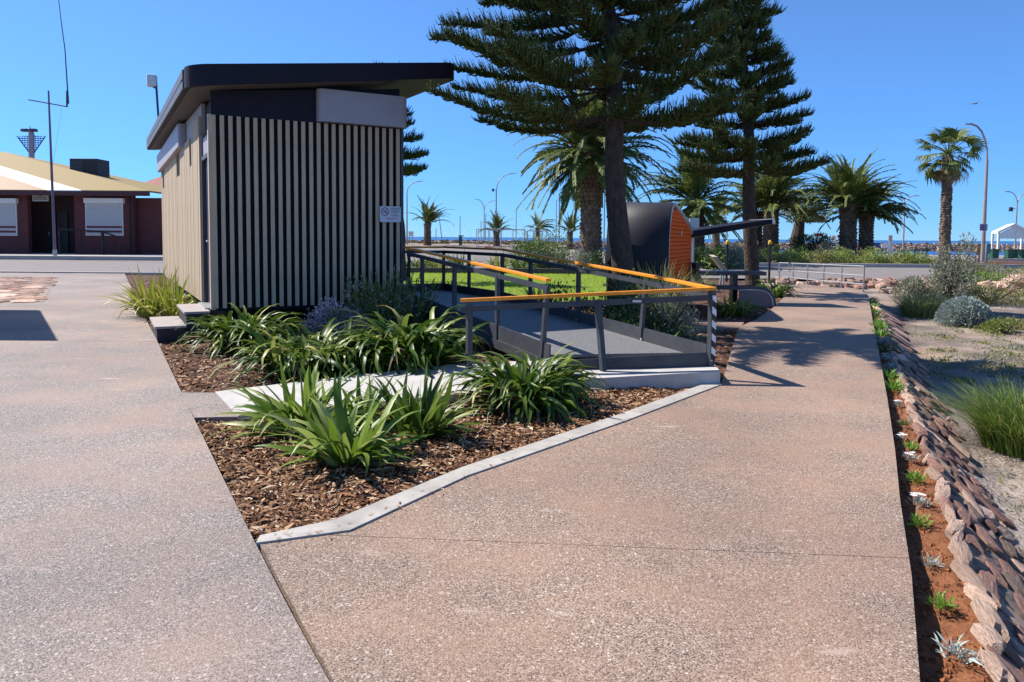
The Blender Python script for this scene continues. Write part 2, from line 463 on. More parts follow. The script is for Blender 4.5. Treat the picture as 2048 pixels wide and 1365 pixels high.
for (xa, ya), (xb, yb), gap in (((560, 1068), (1812, 1118), .005), ((1452, 737), (1765, 731), .004), ((1478, 655), (1750, 634), .008)):
    a, b = G(xa, ya), G(xb, yb); n_ = Vector((-(b - a).y, (b - a).x, 0)).normalized() * gap
    mb.prism(clip(rest, a, b, -1), -.16, .003)
    rest = clip(rest, a + n_, b + n_, 1)
mb.prism(rest, -.16, .003)
struct('path', mb, m_agg_pink)

# ---- pale concrete edging strip
lo = [G(*q) for q in ((512, 1091), (700, 1065), (935, 955), (1250, 845), (1443, 771))]
hi = [G(*q) for q in ((520, 1076), (672, 1043), (925, 938), (1237, 832), (1428, 763))]
mb = MB()
for a, b, c_, d in zip(lo, lo[1:], hi[1:], hi):
    mb.hexa([(*a.xy, -.12), (*b.xy, -.12), (*c_.xy, -.12), (*d.xy, -.12), (*a.xy, .014), (*b.xy, .014), (*c_.xy, .014), (*d.xy, .014)])
struct('edging', mb, m_concrete)

# ---- concrete footway climbing to the ramp, aggregate stub at its foot
SL = .15
fn = [G(475, 834), G(920, 797), G(1180, 774), (G(1440, 770))]
ff = [G(430, 786), G(640, 767), Vector((-.55, 8.95, 0)), Vector((2.42, 9.2, 0))]
zt = [.012, .045, .09, SL]
mb = MB()
for i in range(3):
    a, b, c_, d = fn[i], fn[i + 1], ff[i + 1], ff[i]
    mb.hexa([(a.x, a.y, -.14), (b.x, b.y, -.14), (c_.x, c_.y, -.14), (d.x, d.y, -.14), (a.x, a.y, zt[i]), (b.x, b.y, zt[i + 1]), (c_.x, c_.y, zt[i + 1]), (d.x, d.y, zt[i])])
struct('footway', mb, m_slab)
q = [G(388, 836), G(472, 834), G(427, 786), G(361, 786)]
mb = MB(); mb.prism([(p.x + .006, p.y) for p in q], -.14, .002)
struct('footway_threshold', mb, m_agg_grey)
q = [G(1380, 662), G(1480, 655), G(1488, 645), G(1385, 640)]
mb = MB(); mb.prism([(p.x, p.y) for p in q], -.14, .0)
struct('shelter_footway', mb, m_agg_pink)

# ---- garden bed of mulch: uneven dark floor plus loose chips
def bed_z(x, y):
    return -.05 + .03 * fbm(x, y, 1.1) + .012 * fbm(x, y, 6, 5.)
mb = MB(); idx = {}
stp = .16
ny = int((30.5 - 3.4) / stp)
for j in range(ny + 1):
    y = 3.4 + j * stp
    x0 = left_x(y) - .25; x1 = min(edge_x(min(y, 20)) - .35, 9)
    for i in range(61):
        x = x0 + (x1 - x0) * i / 60
        mb.v.append((x, y, bed_z(x, y)))
mb.f = [(j * 61 + i, j * 61 + i + 1, (j + 1) * 61 + i + 1, (j + 1) * 61 + i) for j in range(ny) for i in range(60)]
mb.m = [0] * len(mb.f)
struct('garden_bed', mb, m_mulch_soil, True)
bedA = [G(389, 838)] + [p for p in reversed(LE) if G(511, 1087).y < p.y < G(387, 836).y] + [G(513, 1085)] + hi[1:] + list(reversed(fn))
bedB = [G(258, 566), G(361, 787), G(430, 787), G(640, 768), Vector((-.55, 8.95, 0)), Vector((.3, 9.2, 0)), Vector((-2., 13.2, 0)), Vector((-4.7, 11.9, 0)), Vector((-9.5, 21.5, 0)), G(300, 560)]
bedC = [Vector((2.5, 8.6, 0)), G(1442, 768), G(1453, 735), G(1466, 690), G(1478, 656), G(1512, 641), G(1553, 612), G(1585, 577), Vector((7.5, 23.5, 0)), Vector((.6, 17.5, 0)), Vector((-.6, 14.8, 0))]
rnd = random.Random(3)
mb = MB()
def chip(x, y, z, l, w, a, tilt, roll, bend):
    ca, sa = math.cos(a), math.sin(a)
    pts = []
    for u, wv in ((-.5, .45), (-.1, 1.), (.5, .3)):
        for s in (-1, 1):
            lx, ly = u * l, s * w * .5 * wv
            lz = bend * l * (1 - 4 * u * u) + tilt * lx + roll * ly
            pts.append((x + lx * ca - ly * sa, y + lx * sa + ly * ca, z + lz))
    mb.add(pts, [(0, 1, 3, 2), (2, 3, 5, 4)])
for poly, n in ((bedA, 24000), (bedB, 20000), (bedC, 12000)):
    px = [p[0] for p in poly]; py = [p[1] for p in poly]
    k = 0
    while k < n:
        x, y = rnd.uniform(min(px), max(px)), rnd.uniform(min(py), max(py))
        if not inside(poly, x, y): continue
        k += 1
        if rnd.random() > 1.3 * 60 / (y * y + 20): continue
        l = rnd.uniform(.025, .075) * (1.5 if rnd.random() < .08 else 1) * (1 if y < 8 else 1.35)
        chip(x, y, bed_z(x, y) + rnd.uniform(.004, .026), l, l * rnd.uniform(.14, .36), rnd.uniform(0, 6.3), rnd.gauss(0, .22), rnd.gauss(0, .4), rnd.uniform(-.05, .15))
for i in range(110):                                  # chips kicked out on to the paving
    k = rnd.random()
    if k < .6:
        a, b = rnd.choice(list(zip(lo, lo[1:]))); q = a.lerp(b, rnd.random()) + Vector((rnd.gauss(0, .05), -abs(rnd.gauss(0, .13)) + .09, 0))
    else:
        y = rnd.uniform(3.9, 11); q = Vector((left_x(y) - abs(rnd.gauss(0, .12)), y, 0))
    l = rnd.uniform(.015, .05)
    chip(q.x, q.y, .019, l, l * .2, rnd.uniform(0, 6.3), 0, 0, .04)
o = part('mulch_chips', mb, m_chip); tag(o, 'brown bark mulch chips strewn over the garden beds', 'mulch', kind='stuff')

# ---- lawn beyond the ramp
LAWN = [(-2.3, 17.6), (2.2, 17.6), (3.1, 21), (5.0, 25), (5.2, 33), (-9.5, 33), (-8.0, 26.5)]
mb = MB(); mb.prism(LAWN, -.14, .0)
struct('lawn', mb, M('turf_soil', (.16, .24, .03), .95, .35, 20, bmp=.02))
mb = MB(); k = 0
while k < 42000:
    x, y = rnd.uniform(-9.5, 5.2), rnd.uniform(17.6, 33)
    if x < -1.6 - (y - 13) * .5 or not inside(LAWN, x, y): k += 1; continue
    k += 1
    a = rnd.uniform(0, 6.3); h = rnd.uniform(.03, .07); w = .008
    dx, dy = math.cos(a), math.sin(a)
    mb.add([(x - dy * w, y + dx * w, 0), (x + dy * w, y - dx * w, 0), (x + dx * h * .5, y + dy * h * .5, h)], [(0, 1, 2)])
tag(part('grass', mb, m_leaf_grass), 'short bright green grass of the lawn behind the ramp', 'grass', kind='stuff')
# sleeper edge and gravel bed behind the lawn
mb = MB(); mb.box((-2.1, 33.12, .06), (14.6, .2, .34)); struct('lawn_edge', mb, M('sleeper', (.12, .09, .085), .85, .3, 6, bmp=.01))
mb = MB(); mb.prism([(-9.5, 33.25), (9.5, 33.25), (9.5, 38.6), (-9.5, 38.6)], -.14, .1); struct('gravel_bed', mb, m_gravel)
mb = MB(); mb.box((0, 38.75, .04), (19, .28, .3)); struct('kerb', mb, m_kerb)

# ---- kerbs of the street and the planted island beyond
mb = MB()
mb.box((-30, 31.05, -.01), (42, .34, .1)); struct('kerb_near', mb, m_kerb)
mb = MB(); mb.box((-45, 47.2, .05), (62, .4, .34)); struct('kerb_far', mb, m_kerb)
mb = MB(); mb.prism([(-80, 47.4), (-14, 47.4), (-14, 60), (-80, 60)], -.1, .2); struct('pavement', mb, m_kerb)
isl = [(13.5, 45.2), (38, 45.2), (38, 60), (13.5, 60)]
mb = MB(); mb.prism(isl, -.1, .1); struct('planting_island', mb, m_mulch_soil)
mb = MB(); mb.box((27, 45.0, .02), (28, .4, .32)); struct('island_kerb', mb, m_kerb)
mb = MB(); mb.prism([(38, 45.2), (80, 45.2), (80, 53), (38, 53)], -.1, .09); struct('verge', mb, m_sand)
mb = MB(); mb.box((62, 45.0, .02), (42, .4, .3)); struct('verge_kerb', mb, m_kerb)
mb = MB(); mb.box((75, 60.2, .03), (74, .4, .3)); struct('shore_kerb', mb, m_kerb)

# ---- soil strip along the path
mb = MB()
YS = [2.2 + .12 * i for i in range(160)]
for y in YS:
    a, b = edge_x(y) - .02, crest_x(y) + .03
    for i in range(9):
        x = a + (b - a) * i / 8
        mb.v.append((x, y, -.1 + .025 * fbm(x, y, 3.5) + .012 * fbm(x, y, 14, 2.)))
mb.f = [(j * 9 + i, j * 9 + i + 1, (j + 1) * 9 + i + 1, (j + 1) * 9 + i) for j in range(len(YS) - 1) for i in range(8)]
mb.m = [0] * len(mb.f)
struct('soil_strip', mb, m_soil, True)
rnd = random.Random(15); mb = MB()
for i in range(2600):
    y = 2.3 + 12 * rnd.random() ** 1.7; x = rnd.uniform(edge_x(y) + .02, crest_x(y) + .02); s = rnd.uniform(.004, .016)
    z = -.1 + .025 * fbm(x, y, 3.5) + .012 * fbm(x, y, 14, 2.)
    mb.add([(x + rnd.uniform(-s, s), y - s, z - .002), (x + s, y + rnd.uniform(-s, s) * .5, z - .002), (x - s, y + s, z - .002), (x, y, z + s * rnd.uniform(.6, 1.2))], [(0, 1, 3), (1, 2, 3), (2, 0, 3)])
tag(part('soil_crumbs', mb, M('soil_crumb', (.25, .09, .035), .95, .4, 30, island=.5)), 'loose crumbs of red soil in the planting strip', 'soil', kind='stuff')

# ---- rough stones, shared shapes
def stone_mesh(name, mat, seed, k=7, flat=.3, jag=.38):
    r = random.Random(seed); b = MB()
    ang = sorted((i + r.uniform(-.3, .3)) * 2 * math.pi / k for i in range(k))
    rad = [r.uniform(1 - jag, 1.0 + jag * .3) for _ in range(k)]
    v = []
    for z, s in ((-1.0, 1.0), (.5, 1.0), (1.0, .8)):
        v += [(.5 * math.cos(a) * q * s, .5 * math.sin(a) * q * s, z * flat * .5 + r.uniform(-.13, .13) * flat) for a, q in zip(ang, rad)]
    v.append((r.uniform(-.1, .1), r.uniform(-.1, .1), flat * .62))
    f = []
    for l in (0, 1):
        f += [(l * k + i, l * k + (i + 1) % k, (l + 1) * k + (i + 1) % k, (l + 1) * k + i) for i in range(k)]
    f += [(2 * k + i, 2 * k + (i + 1) % k, 3 * k) for i in range(k)]
    b.add(v, f)
    return b.mesh(name, mat)
def stone_mat(name, c1, c2, sc=9):
    m, t, bs, N, L = nt(name)
    tc = N.new('ShaderNodeTexCoord'); oi = N.new('ShaderNodeObjectInfo')
    ad = N.new('ShaderNodeVectorMath'); ad.operation = 'ADD'; L.new(tc.outputs['Object'], ad.inputs[0]); L.new(oi.outputs['Location'], ad.inputs[1])
    mp = N.new('ShaderNodeMapping'); mp.inputs['Scale'].default_value = (1, 4, 4); L.new(ad.outputs[0], mp.inputs[0])
    n = N.new('ShaderNodeTexNoise'); n.inputs['Scale'].default_value = sc * .4; n.inputs['Detail'].default_value = 8; n.inputs['Roughness'].default_value = .7; L.new(mp.outputs[0], n.inputs['Vector'])
    r = ramp(N, [(.32, tuple(x * .45 for x in c1)), (.5, c1), (.68, c2)]); L.new(n.outputs[0], r.inputs[0])
    hs = N.new('ShaderNodeHueSaturation'); mr = N.new('ShaderNodeMapRange'); mr.inputs[3].default_value = .7; mr.inputs[4].default_value = 1.25
    L.new(oi.outputs['Random'], mr.inputs[0]); L.new(mr.outputs[0], hs.inputs['Value']); L.new(r.outputs[0], hs.inputs['Color'])
    L.new(hs.outputs[0], bs.inputs['Base Color']); bs.inputs['Roughness'].default_value = .85; bs.inputs['Specular IOR Level'].default_value = .2
    bump(N, L, bs, n.outputs[0], .07, .8)
    return m
m_st_red = stone_mat('red_stone', (.33, .18, .14), (.54, .36, .29))
m_st_brown = stone_mat('brown_stone', (.34, .235, .18), (.54, .42, .34))
m_st_pink = stone_mat('pink_stone', (.62, .42, .32), (.82, .66, .54))
SM = {k: [stone_mesh('stone', m, s0 + i, 8, .5) for i in range(6)] for k, m, s0 in (('r', m_st_red, 10), ('b', m_st_brown, 30), ('p', m_st_pink, 50))}

wall = thing('stone_wall', 'low sloping wall of rough red stones along the right of the path', 'stone wall', (CREST[2].x, CREST[2].y, -.42))
mb = MB()
for y in YS:
    a, b = crest_x(y) + .03, base_x(y)
    for i in range(5):
        k = i / 4
        mb.v.append((a + (b - a) * k, y, -.09 - .36 * k ** 1.15 + .015 * fbm(a + k, y, 5)))
mb.f = [(j * 5 + i, j * 5 + i + 1, (j + 1) * 5 + i + 1, (j + 1) * 5 + i) for j in range(len(YS) - 1) for i in range(4)]
mb.m = [0] * len(mb.f)
part('mortar', mb, M('dark_mortar', (.27, .17, .13), .95, .6, 14, bmp=.04, bscale=30), wall)
rnd = random.Random(8)
y = 2.4
n_st = 0
while y < 20.5:
    far = y > 11
    dy = rnd.uniform(.15, .3) * (1 if not far else 1.7)
    d = Vector((crest_x(y + .4) - crest_x(y - .4), .8, 0)).normalized(); az = math.atan2(d.y, d.x)
    x = crest_x(y)
    # cap stone, paler, jagged edge towards the soil
    o = inst('stone', rnd.choice(SM['p'] if rnd.random() < .75 else SM['r']), wall,
             TRS((x + .0 + rnd.uniform(-.02, .02), y, -.075 + rnd.uniform(-.015, .02)), az + rnd.uniform(-.35, .35), R(rnd.uniform(-8, 8)), R(rnd.uniform(5, 30)) , (dy * 1.5, rnd.uniform(.05, .1), .11)))
    bx = base_x(y); wd = bx - x; rows = (5 if not far else 3) if y < 13 else 1
    slope = math.atan2(.36, wd)
    for r_ in range(rows):
        k = (r_ + .75) / (rows + .35)
        ln = dy * rnd.uniform(.8, 2.3)
        inst('stone', rnd.choice(SM['r'] if rnd.random() < .6 else SM['b'] if rnd.random() < .5 else SM['p']), wall,
             Matrix.Translation((x + wd * k + rnd.uniform(-.03, .03), y + rnd.uniform(-.1, .1), -.075 - .36 * k ** 1.15)) @ Matrix.Rotation(az - R(90), 4, 'Z') @ Matrix.Rotation(slope, 4, 'Y') @ Matrix.Rotation(R(90 + rnd.uniform(-18, 48)), 4, 'Z') @ Matrix.Rotation(R(rnd.uniform(-4, 4)), 4, 'X') @ Matrix.Diagonal((ln, wd / rows * rnd.uniform(.9, 1.5), rnd.uniform(.025, .075), 1)))
        n_st += 1
    y += dy
# pitched stone apron at the far end of the path, below the street
ap = thing('stone_apron', 'bank of reddish pitched stones between the galvanised rail and the road', 'stone bank', (11, 27, -.1))
for i in range(150):
    x, y = rnd.uniform(9.2, 18.5), rnd.uniform(24.2, 30.6)
    if x < 11.7 - (y - 25) * .45: continue
    inst('stone', rnd.choice(SM['r'] + SM['b'] + SM['p'][:2]), ap, TRS((x, y, -.12 + .03 * (y - 25) * .3 + rnd.uniform(0, .05)), rnd.uniform(0, 6.3), R(rnd.uniform(-12, 12)), R(rnd.uniform(-12, 12)), (rnd.uniform(.4, .75), rnd.uniform(.3, .5), rnd.uniform(.25, .5))))
# crazy paving on the left of the concourse
cp = thing('crazy_paving', 'patch of irregular reddish paving stones left of the far footpath', 'paving', (-12, 22, 0))
mb = MB()
cpp = [G(-260, 604), G(88, 604), G(112, 556), G(-260, 556)]
mb.prism([(p.x, p.y) for p in cpp], -.02, .006); part('bedding', mb, M('paving_bedding', (.3, .24, .2), .9, .4, 5, bmp=.01), cp)
for j in range(17):
    yy = cpp[0].y + .25 + j * (cpp[2].y - cpp[0].y - .4) / 16.5
    xr = cpp[1].x + (cpp[2].x - cpp[1].x) * (yy - cpp[1].y) / (cpp[2].y - cpp[1].y)
    x = xr - .35 - rnd.uniform(0, .2)
    while x > -.70 * yy:
        w = rnd.uniform(.5, .95)
        inst('stone', rnd.choice(SM['r'] + SM['p'] + SM['b']), cp, TRS((x, yy + rnd.uniform(-.12, .12), .0), rnd.uniform(-.5, .5), 0, 0, (w * 1.12, rnd.uniform(.55, .8), .12)))
        x -= w * .95
# ---------------------------------------------------------------- toilet block
Lc = Vector((-4.72, 11.8, 0))                 # its near corner on the ground
def B(u, v_, z=0.0):                             # block coordinates: along the slat front, along the side, up
    return Lc + U * u + V * v_ + Vector((0, 0, z))
AZ = math.atan2(U.y, U.x)
FW, SD, FLOOR, TOP = 3.12, 11.6, .44, 3.47
blk = thing('toilet_block', 'small flat-roofed block with dark vertical slats and tan boarded side', 'building', Lc)
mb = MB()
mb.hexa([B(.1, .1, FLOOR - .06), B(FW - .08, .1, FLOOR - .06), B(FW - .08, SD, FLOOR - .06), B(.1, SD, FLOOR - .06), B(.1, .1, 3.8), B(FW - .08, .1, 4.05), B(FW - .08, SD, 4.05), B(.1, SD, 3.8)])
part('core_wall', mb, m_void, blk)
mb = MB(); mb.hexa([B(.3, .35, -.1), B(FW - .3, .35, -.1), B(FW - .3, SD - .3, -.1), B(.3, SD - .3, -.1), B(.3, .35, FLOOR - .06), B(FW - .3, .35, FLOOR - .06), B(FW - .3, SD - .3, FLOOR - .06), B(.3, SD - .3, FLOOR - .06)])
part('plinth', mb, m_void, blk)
# slats on the front
sm_ = MB(); sm_.box((0, 0, (TOP - FLOOR) / 2), (.061, .035, TOP - FLOOR)); slat_me = sm_.mesh('slat', m_slat)
for i in range(25):
    inst('slat', slat_me, blk, TRS(B(.05 + (FW - .1) * i / 24, .0, FLOOR), AZ))
mb = MB()
for z in (FLOOR + .6, 2.1, TOP - .3): mb.bar(B(.1, .06, z), B(FW - .1, .06, z), .03, .05)
part('batten', mb, m_void, blk)
mb = MB(); mb.box(B(-.005, .05, (TOP + FLOOR) / 2), (.05, .12, TOP - FLOOR + .02), AZ); part('corner_post', mb, m_slat, blk)
mb = MB(); mb.box(B(FW + .03, .3, (3.9 + FLOOR) / 2), (.05, .6, 3.9 - FLOOR), AZ); part('end_panel', mb, m_dark, blk)
# dark band under the roof
mb = MB(); mb.hexa([B(.02, .045, TOP), B(FW, .045, TOP), B(FW, .12, TOP), B(.02, .12, TOP), B(.02, .045, 3.84), B(FW, .045, 4.18), B(FW, .12, 4.18), B(.02, .12, 3.84)])
part('upper_band', mb, m_dark2, blk)
# rounded grey box on the band, wrapping the right corner
def rbox(u0, u1, v0, v1, z0, z1, r, dz=0.0, n=6):
    pts = []
    for cu, cv, a0 in ((u1 - r, v0 + r, -90), (u1 - r, v1 - r, 0), (u0 + r, v1 - r, 90), (u0 + r, v0 + r, 180)):
        for k in range(n + 1):
            a = R(a0 + 90 * k / n); pts.append((cu + r * math.cos(a), cv + r * math.sin(a)))
    b = MB(); m_ = len(pts)
    f = lambda u: dz * (u - u0) / (u1 - u0)
    v_ = [B(u, w, z0 + f(u) * .3) for u, w in pts] + [B(u, w, z1 + f(u)) for u, w in pts]
    b.add(v_, [tuple(range(m_, 2 * m_)), tuple(range(m_ - 1, -1, -1))] + [(i, (i + 1) % m_, m_ + (i + 1) % m_, m_ + i) for i in range(m_)])
    return b
part('vent_box', rbox(1.66, FW + .1, -.12, 1.0, TOP + .02, 4.02, .1), m_panel, blk)
# roof: sloping slab with rounded corners and a dark fascia
def roof(u0, u1, v0, v1, zl, zr, th, r, n=8):
    pts = []
    for cu, cv, a0 in ((u1 - r, v0 + r, -90), (u1 - r, v1 - r, 0), (u0 + r, v1 - r, 90), (u0 + r, v0 + r, 180)):
        for k in range(n + 1):
            a = R(a0 + 90 * k / n); pts.append((cu + r * math.cos(a), cv + r * math.sin(a)))
    b = MB(); m_ = len(pts)
    z = lambda u: zl + (zr - zl) * (u - u0) / (u1 - u0)
    v_ = [B(u, w, z(u) + .02 * w - th * (1 - .12 * (u - u0) / (u1 - u0))) for u, w in pts] + [B(u, w, z(u) + .02 * w) for u, w in pts]
    b.add(v_, [tuple(range(m_, 2 * m_)), tuple(range(m_ - 1, -1, -1))] + [(i, (i + 1) % m_, m_ + (i + 1) % m_, m_ + i) for i in range(m_)])
    return b
rf = part('roof', roof(-.36, 4.06, -.42, SD + .4, 4.13, 4.66, .31, .3), m_dark2, blk)
m_soffit = M('soffit', (.11, .1, .095), .7, .15, 4)
part('soffit', roof(-.29, 3.98, -.34, SD + .3, 3.827, 4.393, .012, .28), m_soffit, rf)
# pale gutter line along the side
mb = MB(); mb.bar(B(-.365, .3, 3.97), B(-.365, SD, 4.2), .03, .035); part('gutter_line', mb, m_black, rf)
mb = MB(); mb.bar(B(-.372, .0, 4.05), B(-.372, SD, 4.28), .02, .13); part('fascia_sheet', mb, M('side_fascia', (.12, .12, .13), .55, .2, 3), rf)
mb = MB(); mb.bar(B(-.372, .0, 3.89), B(-.372, SD, 4.12), .02, .11); part('fascia_sheet', mb, bpy.data.materials['side_fascia'], rf)
# boarded side
bw = .2; b0 = 1.45
nb = int((SD - b0) / bw)
bd = MB(); bd.box((0, 0, 1.6), (.045, bw - .022, 3.2)); board_me = bd.mesh('board', m_timber_tan)
bs_ = MB(); bs_.box((0, 0, 1.5), (.045, bw - .022, 3.0)); board_lo = bs_.mesh('board', m_timber_tan)
wins = {6: 0, 7: 0, 19: 1, 20: 1, 21: 1, 22: 1, 44: 1, 45: 1, 46: 1}
for i in range(nb):
    me = board_me if i < 6 else board_lo
    if i in wins:
        me = board_lo
        o = inst('board', me, blk, TRS(B(.0, b0 + bw * (i + .5), FLOOR), AZ, s=(1, 1, .82)))
    else:
        inst('board', me, blk, TRS(B(-.002 * (i % 2) - .0015 * ((i * 7) % 3), b0 + bw * (i + .5), FLOOR), AZ))
# upper side wall with rounded panel
mb = MB(); mb.hexa([B(.03, 1.4, 2.7), B(.09, 1.4, 2.7), B(.09, SD, 2.7), B(.03, SD, 2.7), B(.03, 1.4, 3.85), B(.09, 1.4, 3.85), B(.09, SD, 4.05), B(.03, SD, 4.05)])
part('clerestory', mb, M('pale_clerestory', (.32, .32, .34), .6, .1, 3), blk)
part('side_panel', rbox(-.13, .06, 4.2, SD - .1, 3.4, 3.86, .07), m_panel, blk)
for i0, i1 in ((6, 7), (19, 22), (44, 46)):
    mb = MB(); a, b = b0 + bw * i0, b0 + bw * (i1 + 1)
    mb.hexa([B(.012, a, 2.89), B(.06, a, 2.89), B(.06, b, 2.89), B(.012, b, 2.89), B(.012, a, 3.46), B(.06, a, 3.46), B(.06, b, 3.46), B(.012, b, 3.46)])
    w = part('window', mb, m_black, blk)
    mb = MB(); mb.bar(B(.008, (a + b) / 2, 2.9), B(.008, (a + b) / 2, 3.46), .02, .03); part('mullion', mb, m_slat, w)
# door at the near end of the side
mb = MB(); mb.hexa([B(.06, .22, FLOOR), B(.1, .22, FLOOR), B(.1, 1.2, FLOOR), B(.06, 1.2, FLOOR), B(.06, .22, 2.85), B(.1, .22, 2.85), B(.1, 1.2, 2.85), B(.06, 1.2, 2.85)])
door = part('door', mb, M('door_paint', (.03, .025, .045), .4, .15, 3), blk)
mb = MB(); mb.tube([B(.02, .36, 1.5), B(-.02, .36, 1.5), B(-.02, .5, 1.5)], .014, 8); mb.box(B(.035, .36, 1.5), (.03, .05, .2), AZ); part('handle', mb, m_silver, door)
mb = MB()
for v_ in (.17, 1.26): mb.box(B(.05, v_, (FLOOR + 3.2) / 2), (.1, .07, 3.2 - FLOOR), AZ)
mb.box(B(.05, .715, 2.89), (.1, 1.16, .07), AZ)
part('door_frame', mb, m_dark, blk)
mb = MB(); mb.box(B(.05, .715, 3.08), (.05, 1.0, .3), AZ); part('transom_panel', mb, m_panel, blk)
mb = MB(); mb.box(B(.0, 1.38, (FLOOR + 3.3) / 2), (.06, .12, 3.3 - FLOOR), AZ); part('jamb_board', mb, m_slat, blk)
mb = MB(); mb.box(B(-.02, .72, FLOOR - .02), (.16, 1.1, .04), AZ); part('sill', mb, m_silver, blk)

# door steps
st = thing('door_steps', 'two dark step blocks below the side door of the slatted block', 'steps', B(-.4, .3, 0))
m_step_shaded = M('step_block_shaded', (.03, .026, .03), .7, .2, 4); m_tread = M('step_tread', (.36, .31, .29), .75, .15, 5, bmp=.002)  # dark block taken down to near black, painting in the shadow on its front
for u0, u1, v0, h in ((-.4, -.06, -.12, .415), (-.82, -.41, -.2, .215)):
    mb = MB(); mb.hexa([B(u0, v0, -.1), B(u1, v0, -.1), B(u1, 1.3, -.1), B(u0, 1.3, -.1), B(u0, v0, h - .035), B(u1, v0, h - .035), B(u1, 1.3, h - .035), B(u0, 1.3, h - .035)])
    s_ = part('step', mb, m_step_shaded, st)
    mb = MB(); mb.hexa([B(u0 - .03, v0 - .02, h - .034), B(u1, v0 - .02, h - .034), B(u1, 1.32, h - .034), B(u0 - .03, 1.32, h - .034), B(u0 - .03, v0 - .02, h), B(u1, v0 - .02, h), B(u1, 1.32, h), B(u0 - .03, 1.32, h)])
    part('tread', mb, m_tread, s_)

# no-smoking sign
def text_mesh(body, size, mat):
    cu = bpy.data.curves.new('lettering', 'FONT'); cu.body = body; cu.size = size; cu.align_x = 'CENTER'; cu.extrude = .0006
    o = bpy.data.objects.new('lettering', cu); C.objects.link(o)
    dg = bpy.context.evaluated_depsgraph_get()
    me = bpy.data.meshes.new_from_object(o.evaluated_get(dg))
    bpy.data.objects.remove(o)
    me.materials.clear(); me.materials.append(mat)
    return me
m_sign = M('sign_white', (.6, .6, .68), .4, .04, 2); m_navy = M('sign_navy', (.02, .02, .08), .5, .1, 2); m_pinkp = M('sign_pink', (.5, .08, .3), .5, .1, 2)
sg = thing('no_smoking_sign', 'small white no smoking sign fixed to the right end of the slats', 'sign', B(2.9, -.04, 2.0))
mb = MB(); c0 = B(2.915, -.045, 1.985); mb.box(c0, (.385, .012, .275), AZ); part('plate', mb, m_sign, sg)
face = Matrix.Rotation(AZ, 4, 'Z') @ Matrix.Rotation(R(90), 4, 'X')
def on_sign(dx, dz): return Matrix.Translation(c0 + U * dx + Vector((0, 0, dz)) - V * .0085) @ face
mb = MB(); k = 28
v_ = [];
for r_ in (.058, .072):
    v_ += [(r_ * math.cos(2 * math.pi * i / k), r_ * math.sin(2 * math.pi * i / k), 0) for i in range(k)]
mb.add(v_, [(i, (i + 1) % k, k + (i + 1) % k, k + i) for i in range(k)])
mb.bar((-.045, .045, .001), (.045, -.045, .001), .012, .001)
inst('prohibition_ring', mb.mesh('ring', M('sign_red', (.25, .02, .06), .5, .1, 2)), sg, on_sign(-.1, .045))
mb = MB(); mb.bar((-.04, -.008, 0), (.03, -.008, 0), .014, .001); mb.bar((.032, -.008, 0), (.042, -.008, 0), .014, .001); mb.bar((.02, .012, 0), (.005, .035, 0), .006, .001); mb.bar((.03, .01, 0), (.022, .03, 0), .005, .001)
inst('cigarette_symbol', mb.mesh('cig', m_navy), sg, on_sign(-.1, .045))
for i, (s, sz) in enumerate((('THIS BUILDING', .027), ('ENTRANCE IS', .027), ('SMOKE-FREE', .027), ('AND', .022), ('VAPE-FREE', .027))):
    inst('lettering', text_mesh(s, sz, m_navy), sg, on_sign(.088, .094 - .032 * i))
mb = MB(); mb.bar((-.11, 0, 0), (.1, 0, 0), .007, .001); mb.bar((-.07, -.018, 0), (.06, -.018, 0), .007, .001)
inst('small_print', mb.mesh('print', m_pinkp), sg, on_sign(.02, -.07))
bm_ = MB()
for dx, dz in ((-.18, .125), (.18, .125), (-.18, -.125), (.18, -.125)): bm_.box(c0 + U * dx + Vector((0, 0, dz)) - V * .007, (.012, .006, .012), AZ)
part('screws', bm_, m_black, sg)

# aerial box on the roof
an = thing('roof_aerial', 'white wireless aerial box on a short pole above the block roof', 'aerial', B(-.3, 9.0, 4.3))
ap0 = P(316, 225, 20.5); ap1 = P(312, 165, 20.5)
mb = MB(); mb.tube([P(317, 238, 20.5), ap1], .03, 8); mb.tube([P(317, 238, 20.5), P(316, 275, 20.5)], .03, 8); mb.tube([P(314, 178, 20.5), P(303, 172, 20.5)], .025, 6); part('pole', mb, m_dark, an)
mb = MB(); q = P(304, 162, 20.5); mb.box(q, (.25, .22, .32), .3); part('aerial_box', mb, m_white, an, bevel=.04)

# ---------------------------------------------------------------- access ramp
rp = thing('access_ramp', 'grey steel access ramp with orange handrails climbing to the slatted block', 'ramp', (1.2, 9.1, 0))
m_deck, t, bs, N, L = nt('grit_deck')
bs.inputs['Roughness'].default_value = .6
vo = N.new('ShaderNodeTexVoronoi'); vo.inputs['Scale'].default_value = 45; L.new(coords(N, L), vo.inputs['Vector'])
r_ = ramp(N, [(.15, (.08, .08, .085)), (.5, (.17, .17, .175))]); L.new(vo.outputs['Distance'], r_.inputs[0]); L.new(r_.outputs[0], bs.inputs['Base Color'])
bump(N, L, bs, vo.outputs['Distance'], .006, .8)
N0 = Vector((.42, 9.12, 0)); W = 1.72
F0 = N0 + U * W
LR, LT = 4.45, 7.2                                # end of the slope, end of the top landing
def rz(t): return SL + .004 + (FLOOR - SL) * max(0, min(1, t / LR))
def RN(t, z=0.0): return N0 + V * t + Vector((0, 0, rz(t) + z))
def RF(t, z=0.0): return F0 + V * t + Vector((0, 0, rz(t) + z))
F_SHIFT = .95                                      # the far side starts a little nearer the camera, square to the rail
def slab4(a, b, c_, d, th):
    b_ = MB(); dn = Vector((0, 0, -th)); b_.hexa([a + dn, b + dn, c_ + dn, d + dn, a, b, c_, d]); return b_
part('deck', slab4(RN(.05), RF(-.55), RF(LR), RN(LR), .04), m_deck, rp)
